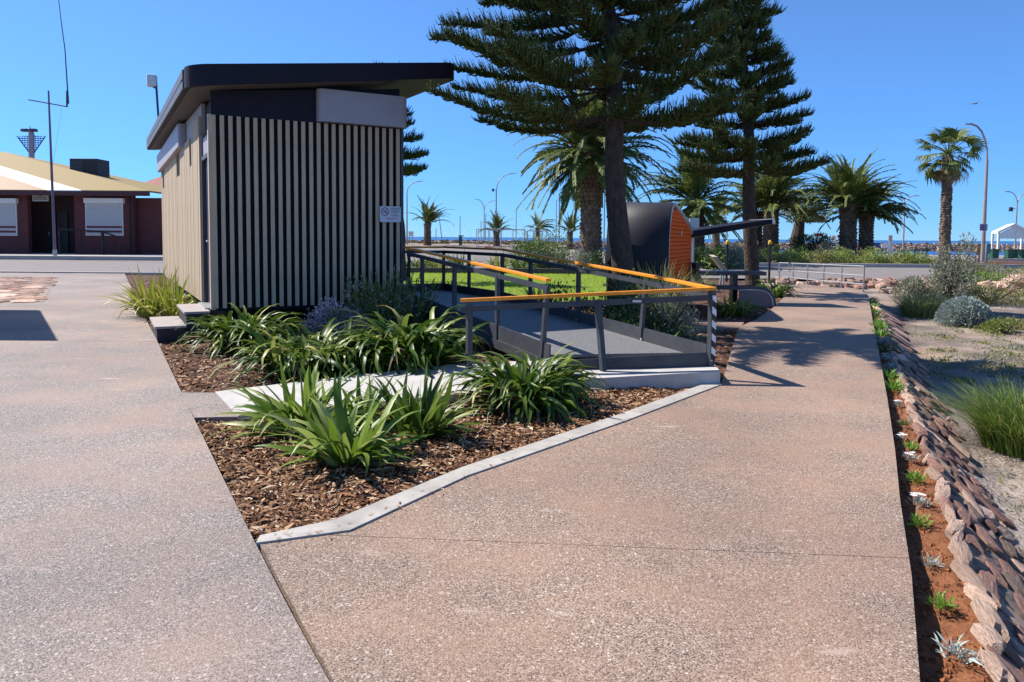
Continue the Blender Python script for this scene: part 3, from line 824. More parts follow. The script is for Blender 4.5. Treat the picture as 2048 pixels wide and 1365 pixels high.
part('landing', slab4(RN(LR + .01), RF(LR + .01), RF(LT), RN(LT) , .04), m_deck, rp)
mb = MB(); mb.bar(RN(-.1, .05), RN(LR, .05), .02, .2); part('kerb_plate', mb, m_steel_dark, rp)
mb = MB(); mb.bar(RF(-.95, .06), RF(LR, .05), .02, .2); mb.bar(RF(LR, .05), RF(LT, .05), .02, .2); part('kerb_plate', mb, m_steel_dark, rp)
mb = MB(); mb.bar(RF(LT, .05), RF(LT, .05) - U * 1.6, .02, .2); part('kerb_plate', mb, m_steel_dark, rp)
mb = MB(); mb.bar(RN(0, -.1), RN(LR, -.12), .06, .12); mb.bar(RF(0, -.1), RF(LR, -.12), .06, .12); part('stringer', mb, m_steel_dark, rp)
RH = .93
def rail_pair(path, name='handrail', end_a=0, end_b=0):
    b1, b2 = MB(), MB()
    for a, b in zip(path, path[1:]):
        b1.bar(a, b, .075, .038); b2.bar(a - Vector((0, 0, .1)), b - Vector((0, 0, .1)), .04, .062)
    h = part(name, b1, m_rail, rp, bevel=.006); g = part('top_rail', b2, m_steel_dark, rp)
    return h, g
rail_pair([RN(-.05, RH), RN(LR, RH), RN(LR + .35, RH)])
A0 = G(938, 746, .05); B0 = Vector((2.27, 8.48, SL))
Atop = Vector((A0.x, A0.y, .885)); Btop = Vector((B0.x, B0.y, SL + .885))
rail_pair([RF(LT, RH), RF(LR, RH), RF(.0, RH), Btop + Vector((0, 0, .002))])
rail_pair([Atop - (Btop - Atop).normalized() * .1, Btop + (Btop - Atop).normalized() * .04])
rail_pair([RF(LT, RH), RF(LT, RH) - U * 1.65])
def post(a, b, w=.055, mat=None): 
    b_ = MB(); b_.bar(a, b, w, w, up=U); return part('post', b_, mat or m_steel_dark, rp)
def rpost(fn_, t, lean=0.0): post(fn_(t, -.1), fn_(t + lean, RH - .1))
for t in (1.3, 2.75, 4.1): rpost(RN, t)
rpost(RN, .1, -.12)
for t in (1.9, 3.4, LR, 5.9, LT): rpost(RF, t)
rpost(RF, .35, -.1)
for k in (.55, 1.1): 
    q = RF(LT, 0) - U * k * 1.45; post(q - Vector((0, 0, .1)), q + Vector((0, 0, RH - .1)))
post(Vector((A0.x, A0.y, .03)), Atop - Vector((0, 0, .02)), .06)
mid = Atop.lerp(Btop, .53); post(Vector((mid.x + .06, mid.y - .12, .11)), mid - Vector((0, 0, .1)), .06)
# striped post at the outer corner
m_str, t, bs, N, L = nt('striped_tape')
tc = N.new('ShaderNodeTexCoord'); sp = N.new('ShaderNodeSeparateXYZ'); L.new(tc.outputs['Object'], sp.inputs[0])
ad = N.new('ShaderNodeMath'); ad.operation = 'MULTIPLY_ADD'; ad.inputs[1].default_value = .9
L.new(sp.outputs[0], ad.inputs[0]); L.new(sp.outputs[2], ad.inputs[2])
ml = N.new('ShaderNodeMath'); ml.operation = 'MULTIPLY'; ml.inputs[1].default_value = 6.6; L.new(ad.outputs[0], ml.inputs[0])
fr = N.new('ShaderNodeMath'); fr.operation = 'FRACT'; L.new(ml.outputs[0], fr.inputs[0])
gt = N.new('ShaderNodeMath'); gt.operation = 'GREATER_THAN'; gt.inputs[1].default_value = .5; L.new(fr.outputs[0], gt.inputs[0])
L.new(mix(N, L, gt.outputs[0], (.012, .012, .015), (.75, .74, .76)), bs.inputs['Base Color']); bs.inputs['Roughness'].default_value = .45
p_ = post(B0 - Vector((0, 0, .02)), Btop - Vector((0, 0, .02)), .062)
mb = MB(); mb.bar(B0 + Vector((.033, -.033, 0)), Btop + Vector((.033, -.033, -.12)), .004, .07, up=Vector((1, 1, 0)))
mb = MB(); mb.box(((B0.x + .012), B0.y - .034, (SL + Btop.z - .13) / 2 + .06), (.05, .006, Btop.z - SL - .14)); mb.box(((B0.x + .04), B0.y - .005, (SL + Btop.z - .13) / 2 + .06), (.006, .062, Btop.z - SL - .14))
tag(part('striped_tape', mb, m_str, p_), 'black and white hazard tape on the corner post')
# front upstand of the landing and maker's plate
mb = MB(); mb.bar(Vector((A0.x + 1.0, A0.y - .02, .115)), Vector((B0.x - .02, B0.y + .02, SL + .075)), .02, .17); part('kerb_plate', mb, m_steel_dark, rp)
mb = MB(); q = Atop.lerp(Btop, .69) - Vector((0, .027, .1)); mb.box(q, (.1, .004, .026)); part('maker_plate', mb, m_silver, rp)
bm_ = MB()
for t in (.3, 1.9, 3.4): bm_.box(RF(t, .05) - U * .014, (.03, .03, .03), AZ)
part('bolts', bm_, m_silver, rp)

# ---------------------------------------------------------------- orange-lined shelter
sh0 = Vector((3.12, 15.0, 0)); wv = Vector((1.36, 3.6, 0)); wl = wv.length; wv.normalize(); wx = Vector((wv.y, -wv.x, 0))
prof = [(.25, -.1), (.08, .5), (.0, 1.1), (.02, 1.6), (.12, 1.98), (.3, 2.22), (.55, 2.34), (.85, 2.35), (1.2, 2.3), (2.0, 2.16), (3.2, 1.96), (3.6, 1.86), (3.8, 1.68), (3.86, 1.4), (3.88, .6), (3.86, -.1)]
shl = thing('bench_shelter', 'dark curved shelter with orange boarded end and thin silver edge', 'shelter', sh0)
ext = Vector((-1, -.03, 0))
def S(d, z, e=0.0): return sh0 + wv * d + Vector((0, 0, z)) + ext * e
mb = MB(); k = len(prof)
mb.add([S(d, z, 0) for d, z in prof] + [S(d, z, 1.25) for d, z in prof], [(i, i + 1, k + i + 1, k + i) for i in range(k - 1)] + [tuple(range(k, 2 * k))])
part('shell', mb, M('shell_paint', (.024, .024, .034), .55, .15, 2, spec=.25), shl, True)
mb = MB()
inn = [(d + (.07 if d < 1 else -.07 if d > 3.4 else 0), z - (.08 if z > 1.8 else 0)) for d, z in prof]
mb.add([S(d, z, -.01) for d, z in prof] + [S(d, z, -.01) for d, z in inn] + [S(d, z, .06) for d, z in inn], [(i, i + 1, k + i + 1, k + i) for i in range(k - 1)] + [(k + i, k + i + 1, 2 * k + i + 1, 2 * k + i) for i in range(k - 1)])
part('edge_trim', mb, m_silver, shl, True)
def prof_at(z):
    """front and back limit of the orange end at height z"""
    a = b = None
    for (d0, z0), (d1, z1) in zip(inn, inn[1:]):
        if (z0 - z) * (z1 - z) <= 0 and z0 != z1:
            d = d0 + (d1 - d0) * (z - z0) / (z1 - z0)
            a = d if a is None else min(a, d); b = d if b is None else max(b, d)
    return a, b
z = .0
while z < 2.2:
    h = .085
    l0, l1 = prof_at(z + .004), prof_at(min(z + h, 2.255))
    if l0[0] is not None and l1[0] is not None:
        mb = MB()
        p0 = [S(l0[0], z + .004, .03), S(l0[1], z + .004, .03), S(l1[1], z + h - .006, .03), S(l1[0], z + h - .006, .03)]
        mb.hexa([p + ext * .03 for p in p0] + p0)
        part('board', mb, m_orange, shl)
    z += h
mb = MB(); q = S(1.9, 1.72, .02); mb.tube([q, q + wx * .01], .06, 12); part('emblem', mb, m_sign, shl)
# canopy blade, table, curved bench
cb = thing('shelter_canopy', 'slim dark cantilever canopy blade rising to the right from the shelter', 'canopy', S(3.7, 1.7, 0))
c0 = S(3.7, 1.74, .1); c1 = P(1545, 441, 18.3)
mb = MB(); d = (c1 - c0); nrm = Vector((-.2, 1, 0)).normalized() * 1.15
th = Vector((0, 0, .13)); th1 = Vector((0, 0, .085))
mb.hexa([c0 - th, c1 - th1, c1 - th1 + nrm, c0 - th + nrm, c0 + th * .3, c1 + th1 * .3, c1 + th1 * .3 + nrm, c0 + th * .3 + nrm]); part('blade', mb, m_dark2, cb)
mb = MB(); u_ = Vector((0, 0, .006)); mb.hexa([c0 - th - u_ * 2 + nrm * .04, c1 - th1 - u_ * 2 + nrm * .04, c1 - th1 - u_ * 2 + nrm * .96, c0 - th - u_ * 2 + nrm * .96, c0 - th - u_ * .2 + nrm * .04, c1 - th1 - u_ * .2 + nrm * .04, c1 - th1 - u_ * .2 + nrm * .96, c0 - th - u_ * .2 + nrm * .96]); part('lining', mb, M('canopy_lining', (.5, .36, .2), .6, .2, 6), cb)
mb = MB(); mb.hexa([c1 - th1 * 1.05, c1 - th1 * 1.05 + Vector((.05, 0, .01)), c1 - th1 * 1.05 + nrm + Vector((.05, 0, .01)), c1 - th1 * 1.05 + nrm, c1 + th1 * .35, c1 + th1 * .35 + Vector((.05, 0, .01)), c1 + th1 * .35 + nrm + Vector((.05, 0, .01)), c1 + th1 * .35 + nrm]); part('end_cap', mb, m_silver, cb)
bn = thing('picnic_bench', 'dark table and bench with curved end beneath the shelter canopy', 'bench', (6.1, 18.4, 0))
YB = 18.3
p0, p1 = P(1394, 547, YB), P(1533, 547, YB)
mb = MB(); mb.box(((p0.x + p1.x) / 2, YB + .35, p0.z), (p1.x - p0.x, .75, .09)); part('table_top', mb, m_dark, bn, bevel=.01)
mb = MB(); q = P(1476, 560, YB); mb.box((q.x, YB + .35, .4), (.12, .3, .75)); part('pedestal', mb, m_dark, bn)
path = [P(1392, 525, YB), P(1393, 548, YB), P(1402, 566, YB), P(1420, 570, YB), P(1470, 571, YB), P(1505, 571, YB), P(1520, 573, YB), P(1532, 580, YB), P(1540, 592, YB), P(1543, 609, YB)]
mb = MB(); k = len(path)
t_ = .09
def off(i):
    d = (path[min(i + 1, k - 1)] - path[max(i - 1, 0)]).normalized(); return Vector((d.z, 0, -d.x)) * t_
top = [p + Vector((0, -.35, 0)) for p in path]; topb = [p + Vector((0, .1, 0)) for p in path]
bot = [p + off(i) + Vector((0, -.35, 0)) for i, p in enumerate(path)]; botb = [p + off(i) + Vector((0, .1, 0)) for i, p in enumerate(path)]
fs = []
for i in range(k - 1):
    for a, b in ((0, 1), (1, 3), (3, 2), (2, 0)): fs.append((a * k + i, a * k + i + 1, b * k + i + 1, b * k + i))
fs += [(0, k, 3 * k, 2 * k), (k - 1, 2 * k - 1, 4 * k - 1, 3 * k - 1)]
mb.add(top + topb + bot + botb, fs); part('bench_seat', mb, m_dark, bn)
mb = MB(); e = [p + off(i) * 1.02 + Vector((0, -.37, 0)) for i, p in enumerate(path)][4:]
low = [Vector((q.x, q.y, -.05)) for q in e]; kk = len(e)
mb.add(e + low + [q + Vector((0, .04, 0)) for q in e] + [q + Vector((0, .04, 0)) for q in low], [(i, i + 1, kk + i + 1, kk + i) for i in range(kk - 1)] + [(2 * kk + i, 2 * kk + i + 1, 3 * kk + i + 1, 3 * kk + i) for i in range(kk - 1)]); part('side_panel', mb, M('bench_side', (.16, .14, .15), .6, .2, 3), bn)
mb = MB(); mb.tube([q + Vector((0, -.005, .0)) for q in e], .018, 6); part('edge_trim', mb, m_silver, bn)
# ---------------------------------------------------------------- strap-leaved plants
def strap_mesh(mat, seed, elev, droop, width, seg=7, fold=.35, taper=.55):
    """one arching leaf of length 1 growing from the origin towards +X"""
    r = random.Random(seed); b = MB()
    x = z = 0.0; a = R(elev); v = []
    for i in range(seg + 1):
        t = i / seg
        w = width * (min(1, .45 + 2.2 * t) if t < .25 else 1) * (1 - max(0, (t - taper) / (1 - taper)) ** 1.6) * .5 + .0015
        ys_ = .03 * math.sin(t * 5 + seed)
        v += [(x, ys_ - w, z + w * fold), (x, ys_, z), (x, ys_ + w, z + w * fold)]
        x += math.cos(a) / seg; z += math.sin(a) / seg
        a -= R(droop) / seg * (.4 + 1.25 * t)
    f = []
    for i in range(seg):
        for j in (0, 1): f.append((i * 3 + j, i * 3 + j + 1, (i + 1) * 3 + j + 1, (i + 1) * 3 + j))
    b.add(v, f)
    return b.mesh('leaf', mat, True)
AGA_L = [[strap_mesh(m_leaf_aga, 10 * e + s, e, d, .058 + .006 * s) for s in range(2)] for e, d in ((80, 120), (68, 150), (54, 150), (38, 120), (64, 190), (74, 165))]
IRI_L = [[strap_mesh(m_leaf_iris, 10 * e + s, e, d, .085 + .012 * s, fold=.25, taper=.3) for s in range(3)] for e, d in ((86, 25), (70, 40), (54, 55), (38, 60), (22, 50), (60, 150))]
IRD_L = [[strap_mesh(m_leaf_aga, 10 * e + s, e, d, .085 + .012 * s, fold=.25, taper=.3) for s in range(2)] for e, d in ((84, 25), (66, 50), (48, 60), (30, 60))]
YEL_L = [[strap_mesh(m_leaf_yel, 10 * e + s, e, d, .05 + .01 * s, taper=.3) for s in range(2)] for e, d in ((86, 20), (66, 70), (46, 90), (62, 140))]
DRY_L = [strap_mesh(m_leaf_dry, s, e, d, .05, taper=.3) for s, (e, d) in enumerate(((20, 60), (35, 110), (55, 170)))]
def clump(label, x, y, lib, n, length, spread, seed, name='strap_leaved_plant', group=None, z=-.04, joined=False, squash=1.0):
    r = random.Random(seed)
    root = thing(name, label, 'plant', (x, y, z), group)
    for i in range(n):
        cls = r.choices(range(len(lib)), [1.0] * len(lib))[0]
        me = r.choice(lib[cls]) if r.random() > .05 else r.choice(DRY_L)
        q = r.uniform(0, 6.283); rr = spread * math.sqrt(r.random())
        # leaves lean outwards from the middle of the clump
        a = q + r.gauss(0, .7)
        l = length * r.uniform(.7, 1.15)
        o = inst('leaf', me, root, TRS((x + rr * math.cos(q), y + rr * math.sin(q), z), a, R(r.gauss(0, 7)), R(r.gauss(0, 16)), (l, l, l * squash)))
    return root
g0 = G(692, 915); clump('bright green broad-leaved clump nearest the camera in the mulch', g0.x, g0.y, [IRI_L[1]] + IRI_L[2:] + IRI_L[2:5], 95, .6, .13, 1)
g0 = G(612, 856); clump('tall pale green broad-leaved clump at the left end of the footway', g0.x, g0.y, IRI_L + IRI_L[2:5], 110, .62, .22, 2)
g0 = G(730, 846); clump('pale green broad-leaved plant squeezed between the two brightest clumps', g0.x, g0.y, IRI_L, 34, .55, .12, 22)
g0 = G(835, 862); clump('dark green broad-leaved clump right of the brightest front clump', g0.x, g0.y, IRD_L, 80, .56, .18, 3)
g0 = G(1050, 806); clump('rounded arching clump standing alone before the ramp handrail', g0.x, g0.y, AGA_L, 296, .76, .3, 4)
g0 = G(612, 742); clump('wide arching clump in the middle of the bed below the slats', g0.x, g0.y, AGA_L, 270, .84, .42, 5)
g0 = G(700, 738); clump('arching clump in shade behind the pale broad leaves', g0.x, g0.y, AGA_L, 150, .74, .3, 55)
g0 = G(492, 693); clump('arching clump beside the dark door steps', g0.x, g0.y, AGA_L, 240, .86, .36, 6)
g0 = G(820, 732); clump('big arching clump below the rosemary beside the handrail post', g0.x, g0.y, AGA_L, 295, 1.02, .38, 7)
g0 = G(325, 632); clump('yellow-green strappy clump against the tan boarded side', g0.x, g0.y, YEL_L, 150, 1.0, .42, 8)
g0 = G(352, 640); clump('small upright yellow flax shoots left of the door steps', g0.x, g0.y, YEL_L, 26, .9, .1, 9)
g0 = G(1465, 628); clump('light green arching clump before the curved bench end', g0.x, g0.y, AGA_L[1:4] + YEL_L[1:3], 130, .62, .24, 10)
g0 = G(1549, 592); clump('dark green arching clump just beyond the bench by the path', g0.x, g0.y, AGA_L, 110, .74, .24, 11)
g0 = G(1352, 672); clump('glossy broad-leaved plant behind the striped post', g0.x, g0.y, IRI_L[1:], 30, .5, .1, 12)
g0 = G(1318, 703); clump('low thin-leaved tuft at the foot of the ramp upstand', g0.x, g0.y, YEL_L, 40, .42, .14, 13)
g0 = G(1270, 580); clump('green strappy tuft at the foot of the near pine trunk', g0.x, g0.y, IRD_L, 40, .55, .14, 14)
g0 = G(1425, 585); clump('strappy tuft under the picnic table', g0.x, g0.y + 1, AGA_L, 60, .55, .2, 15)
for i, (px, Y, lib, lab) in enumerate(((925, 34.6, IRD_L, 'spiky plant on the gravel bed behind the ramp corner post'), (1000, 35.2, YEL_L, 'yellow-green leafy plant on the gravel bed left of the round bush'), (1040, 34.4, AGA_L, 'leafy clump on the gravel bed in front of the round bush'), (835, 35, AGA_L, 'leafy clump on the gravel bed close to the block corner'), (875, 34.8, YEL_L, 'pale leafy tuft on the gravel bed left of the spiky plant'))):
    clump(lab, GX(px, Y), Y, lib, 55, 1.0, .5, 30 + i, z=.08)
for i, (px, py, lab) in enumerate(((905, 590, 'dark tuft at the near lawn edge left of the ramp post'), (1070, 600, 'dark tuft at the near lawn edge between the rails'))):
    g0 = G(px, py); clump(lab, g0.x, g0.y, IRD_L, 40, .5, .15, 40 + i, z=0)

# ---------------------------------------------------------------- shrubs: clouds of small leaves on twigs
def leaf_cloud(mb, c, rad, n, size, r, up=.4, shape=1.7, mi=0, shell=.55, lumps=9):
    """leaves spread through an uneven, lumpy volume"""
    L_ = []
    for i in range(lumps):
        a, e = r.uniform(0, 6.283), math.asin(r.uniform(-.15, 1))
        k = r.uniform(.45, .8)
        L_.append((Vector((math.cos(a) * math.cos(e) * k, math.sin(a) * math.cos(e) * k, math.sin(e) * k)), r.uniform(.3, .55)))
    for i in range(n):
        cc, q = r.choice(L_)
        d = Vector((r.gauss(0, 1), r.gauss(0, 1), r.gauss(.25, 1))).normalized()
        p = cc + d * q * (shell + (1 - shell) * r.random())
        if p.z < -.02: p.z = abs(p.z) * .4
        w = Vector((c[0] + p.x * rad[0], c[1] + p.y * rad[1], c[2] + p.z * rad[2]))
        ax = (d + Vector((r.gauss(0, .6), r.gauss(0, .6), up + r.gauss(0, .5)))).normalized()
        s = ax.cross(Vector((r.gauss(0, 1), r.gauss(0, 1), r.gauss(0, 1)))).normalized()
        l = size * r.uniform(.6, 1.3); wd = l / shape * .5
        mb.add([w - ax * l * .5, w + s * wd, w + ax * l * .5, w - s * wd], [(0, 1, 2, 3)], mi)
def shrub(name, label, c, rad, n, size, mat, seed, up=.4, shape=2.2, extra=None, twig=True, lumps=9, cat='shrub', group=None, shell=.55):
    r = random.Random(seed)
    root = thing(name, label, cat, c, group)
    mb = MB(); leaf_cloud(mb, c, rad, n, size, r, up, shape, lumps=lumps, shell=shell)
    if extra:
        em, en, es = extra
        leaf_cloud(mb, c, [x * 1.04 for x in rad], en, es, r, up, 1.2, mi=1, lumps=lumps * 2)
        part('foliage', mb, [mat, em], root, kind='stuff')
    else: part('foliage', mb, mat, root, kind='stuff')
    if twig:
        tb = MB()
        for i in range(9):
            a = r.uniform(0, 6.28); q = r.uniform(.3, .75)
            e = Vector((c[0] + math.cos(a) * rad[0] * q, c[1] + math.sin(a) * rad[1] * q, c[2] + rad[2] * r.uniform(.4, .8)))
            tb.tube([Vector(c), Vector(c).lerp(e, .5) + Vector((0, 0, rad[2] * .08)), e], [.02, .014, .006], 5)
        part('stems', tb, m_trunk_pine, root)
    return root
# rosemary: upright spires
g0 = G(782, 668); r = random.Random(5)
root = thing('rosemary_bush', 'upright rosemary bush with pale flowers against the slats', 'shrub', g0)
mb = MB()
for i in range(130):
    a = r.uniform(0, 6.28); q = math.sqrt(r.random()) * .7
    b0_ = g0 + Vector((math.cos(a) * q * .6, math.sin(a) * q * .5, 0)); h = r.uniform(.6, 1.12) * (1.1 - q * .45)
    e = b0_ + Vector((math.cos(a) * q * .65, math.sin(a) * q * .55, h))
    n_ = int(h * 90)
    for k in range(n_):
        t = .12 + .88 * k / n_; p = b0_.lerp(e, t) + Vector((0, 0, 0))
        th_ = r.uniform(0, 6.28); dd = Vector((math.cos(th_), math.sin(th_), 1.1)).normalized(); l = r.uniform(.04, .065)
        s = dd.cross(Vector((0, 0, 1))).normalized() * .008
        mi = 1 if r.random() < .12 and t > .4 else 0
        if mi: s *= 2.2; l *= .6
        mb.add([p - s, p + s, p + dd * l + s * .5, p + dd * l - s * .5], [(0, 1, 2, 3)], mi)
part('foliage', mb, [m_leaf_rose, m_flower_mauve], root, kind='stuff')
g0 = G(668, 672); shrub('flowering_shrub', 'low mauve flowering shrub at the foot of the slats', g0, (.62, .42, .56), 2600, .045, m_leaf_grey, 6, extra=(m_flower_mauve, 3000, .04))
# shrubs beside the ramp
g0 = Vector((1.85, 11.6, -.03)); shrub('garden_shrub', 'dense dark green shrub filling the corner beside the ramp', g0, (.85, .8, 1.02), 7500, .06, m_leaf_dark, 7, lumps=14, extra=(m_leaf_lime, 260, .05))
g0 = Vector((2.5, 11.9, -.03)); shrub('garden_shrub', 'grey twiggy shrub between the dark shrub and the striped post', g0, (.55, .6, .95), 2600, .07, m_leaf_grey, 8, up=.8, shape=5, lumps=10)
g0 = Vector((.9, 13.2, -.03)); shrub('garden_shrub', 'dark green shrub with pale tips against the lawn behind the ramp rail', g0, (.7, .6, .95), 3600, .055, m_leaf_dark, 9, extra=(m_leaf_lime, 300, .05))
# tall dry grass
def grass_tuft(name, label, c, n, h, spread, mat, seed, lean=.5, w=.012, cat='grass tuft', droop=.5):
    r = random.Random(seed); root = thing(name, label, cat, c); mb = MB()
    for i in range(n):
        a = r.uniform(0, 6.28); q = spread * math.sqrt(r.random()) * .6
        p = Vector(c) + Vector((math.cos(a) * q, math.sin(a) * q, 0)); hh = h * r.uniform(.55, 1.15)
        a2 = a + r.gauss(0, .6); ln = lean * r.uniform(.2, 1.2)
        d = Vector((math.cos(a2), math.sin(a2), 0)); s = Vector((-d.y, d.x, 0)) * w
        pts = []
        for t in (0, .35, .7, 1.0):
            x = p + d * (ln * hh * t ** 1.6) + Vector((0, 0, hh * (t - droop * ln * t * t * .5)))
            ww = s * (1 - t * .85); pts += [x - ww, x + ww]
        mb.add(pts, [(0, 1, 3, 2), (2, 3, 5, 4), (4, 5, 7, 6)])
    part('blades', mb, mat, root, kind='stuff'); return root
grass_tuft('ornamental_grass', 'tall dry-tipped ornamental grass in front of the orange shelter', Vector((2.75, 13.9, -.03)), 420, 1.15, .6, m_grass_dry, 3, .75)
grass_tuft('tussock_grass', 'large spiky green tussock at the right edge of the picture', Vector((5.05, 7.15, -.42)), 2400, .66, .7, LEAF('tussock_blade', [(0, (.06, .12, .02)), (.5, (.13, .21, .03)), (.9, (.26, .3, .07)), (1, (.5, .42, .2))], .6, .25, .2), 4, 1.0, .007, droop=.7)
grass_tuft('tussock_grass', 'olive tussock left of the silver cushion bush', Vector((10.7, 19.6, -.4)), 700, .7, .7, m_grass_dry, 6, .9, .012)

# ---- the dry ground on the right
zg = lambda x, y: ground_z(x, y)
def right_shrub(px, py, Zoff, rad, n, size, mat, seed, label, name='saltbush', **k):
    g = G(px, py, Zoff); g.z = zg(g.x, g.y) - .02
    return shrub(name, label, g, rad, n, size, mat, seed, **k)
# silver cushion: a tight dome
g0 = G(1928, 648, -.38); r = random.Random(12); root = thing('cushion_bush', 'round silver-grey cushion bush on the dry ground', 'shrub', g0); mb = MB()
for i in range(4200):
    a = r.uniform(0, 6.28); e = math.asin(r.random()); d = Vector((math.cos(a) * math.cos(e), math.sin(a) * math.cos(e), math.sin(e)))
    k = 1 + .07 * noise.noise(d * 5) + r.uniform(-.05, .03)
    p = g0 + Vector((d.x * .58 * k, d.y * .55 * k, d.z * .6 * k)); dd = (d + Vector((r.gauss(0, .35), r.gauss(0, .35), .3 + r.gauss(0, .3)))).normalized(); s = dd.cross(Vector((r.gauss(0, 1), r.gauss(0, 1), r.gauss(0, 1)))).normalized() * .012; l = r.uniform(.04, .075)
    mb.add([p - s, p + s, p + dd * l + s * .6, p + dd * l - s * .6], [(0, 1, 2, 3)])
part('foliage', mb, m_leaf_silver, root, kind='stuff')
mb = MB(); mb.tube([g0 + Vector((0, 0, -.05)), g0 + Vector((0, 0, .2)), g0 + Vector((0, 0, .42)), g0 + Vector((0, 0, .5))], [.46, .48, .34, .1], 14); part('stems', mb, M('cushion_core', (.1, .11, .09), .95, .4, 10), root)
right_shrub(1905, 606, -.25, (.75, .75, 2.0), 6500, .075, m_leaf_grey, 13, 'tall upright grey saltbush in front of the fan palm trunk', up=.9, lumps=14)
right_shrub(1838, 602, -.25, (1.05, .8, .85), 4500, .07, m_leaf_grey, 14, 'spreading grey shrub beside the stone bank', lumps=13)
right_shrub(1965, 575, -.2, (1.7, .9, .55), 3800, .07, LEAF('vivid_leaf', [(0, (.06, .14, .01)), (.6, (.12, .24, .02)), (1, (.2, .34, .05))], .5, .25), 15, 'low vivid green mat of shrub below the pink boulder', name='ground_cover_shrub')
right_shrub(1985, 612, -.35, (2.1, 1.0, .85), 7000, .06, m_leaf_weed, 16, 'broad olive shrub behind the cushion bush', lumps=16)
right_shrub(2080, 600, -.35, (1.6, 1.2, 1.0), 4500, .06, m_leaf_weed, 17, 'olive shrub cut by the right picture edge behind the cushion', lumps=12)
right_shrub(2010, 662, -.38, (.75, .5, .38), 2600, .05, LEAF('olive_leaf', [(0, (.08, .12, .015)), (1, (.24, .27, .06))], .6, .2), 18, 'low olive heath plant right of the cushion bush')
right_shrub(2060, 655, -.38, (.6, .5, .36), 1700, .05, m_leaf_weed, 19, 'low olive heath plant at the right picture edge')
right_shrub(1945, 553, -.15, (1.1, .8, .9), 2600, .08, m_leaf_weed, 20, 'weedy green shrub right of the tall saltbush')
right_shrub(1995, 552, -.15, (1.3, .9, .6), 2200, .08, m_leaf_grey, 21, 'grey low shrub left of the pink boulder')
right_shrub(2100, 560, -.15, (1.6, 1.2, .8), 2200, .09, m_leaf_weed, 23, 'weedy shrub below the pink boulder at the picture edge')
# litter and weeds
r = random.Random(21); mb = MB(); k = 0
while k < 20000:
    y = r.uniform(3, 21); x = r.uniform(base_x(y) - .05, base_x(y) + 7); k += 1
    if r.random() > 1.2 - y * .02: continue
    z = zg(x, y); a = r.uniform(0, 6.28); l = r.uniform(.02, .09)
    weed = fbm(x * .7, y * .7, .8, 9.) > .12
    d = Vector((math.cos(a), math.sin(a), 0)); s = Vector((-d.y, d.x, 0)) * (.005 if not weed else .007)
    p = Vector((x, y, z + .004)); h = Vector((0, 0, r.uniform(0, .02) if not weed else r.uniform(.02, .07)))
    mb.add([p - s, p + s, p + d * l + h], [(0, 1, 2)], 1 if weed and r.random() < .8 else 0)
tag(part('ground_litter', mb, [m_leaf_dry, m_leaf_weed]), 'dry litter and sparse weeds on the sandy ground', 'litter', kind='stuff')
r = random.Random(83); mb = MB()
for i in range(95):
    px, py = r.uniform(1860, 2150), r.uniform(655, 770)
    if i > 60: px, py = r.uniform(1960, 2150), r.uniform(690, 740)
    g = G(px, py, -.42); g.z = zg(g.x, g.y) - .02
    leaf_cloud(mb, g, (r.uniform(.15, .5), r.uniform(.12, .35), r.uniform(.04, .13)), 80, .05, r, .5, 2.4, mi=r.choice((0, 0, 1)), lumps=5)
for i in range(40):
    y = r.uniform(5, 12); x = base_x(y) + r.uniform(.1, 3.5); g = Vector((x, y, zg(x, y) - .02))
    leaf_cloud(mb, g, (r.uniform(.08, .25), r.uniform(.08, .2), r.uniform(.03, .07)), 40, .04, r, .5, 2.4, mi=r.choice((0, 1, 1)), lumps=4)
tag(part('weed_mat', mb, [m_leaf_weed, m_leaf_grey]), 'low sparse weeds creeping over the sandy ground', 'weeds', kind='stuff')
# pink boulder
g0 = P(2040, 548, 25.5); mb = MB(); k = 14
v_ = []
for i in range(9):
    ph = math.pi * i / 8
    for j in range(k):
        d = Vector((math.sin(ph) * math.cos(6.283 * j / k), math.sin(ph) * math.sin(6.283 * j / k), math.cos(ph)))
        q = 1 + .35 * noise.noise(d * 1.7 + Vector((3, 1, 2))) + .12 * noise.noise(d * 5)
        v_.append((g0.x + .5 + d.x * 1.15 * q, g0.y + d.y * .8 * q, .02 + d.z * .52 * q))
mb.add(v_, [(i * k + j, i * k + (j + 1) % k, (i + 1) * k + (j + 1) % k, (i + 1) * k + j) for i in range(8) for j in range(k)])
tag(part('boulder', mb, M('pink_rock', (.62, .4, .33), .85, .5, 3.5, bmp=.05, bscale=9)), 'pale pink boulder beside the road at the right', 'boulder')

# ---- seedlings in the soil strip
SEED_G = [[strap_mesh(m, 5 * e + s, e, d, .16, seg=3, taper=.4) for s in range(2) for e, d in ((70, 30), (45, 40), (25, 40))] for m in (LEAF('seedling_green', [(0, (.09, .2, .02)), (1, (.2, .36, .05))], .5, .25), m_leaf_silver, m_leaf_bush)]
r = random.Random(77)
ORD = ['nearest the camera', 'second from the camera', 'third from the camera', 'fourth from the camera', 'fifth from the camera', 'sixth from the camera', 'seventh from the camera', 'eighth from the camera', 'ninth from the camera', 'tenth from the camera', 'eleventh from the camera', 'twelfth from the camera', 'thirteenth from the camera', 'fourteenth from the camera', 'fifteenth from the camera', 'sixteenth from the camera', 'seventeenth from the camera', 'eighteenth from the camera', 'nineteenth from the camera', 'twentieth from the camera', 'twenty-first from the camera', 'twenty-second from the camera', 'twenty-third from the camera', 'twenty-fourth from the camera', 'twenty-fifth from the camera', 'twenty-sixth from the camera']
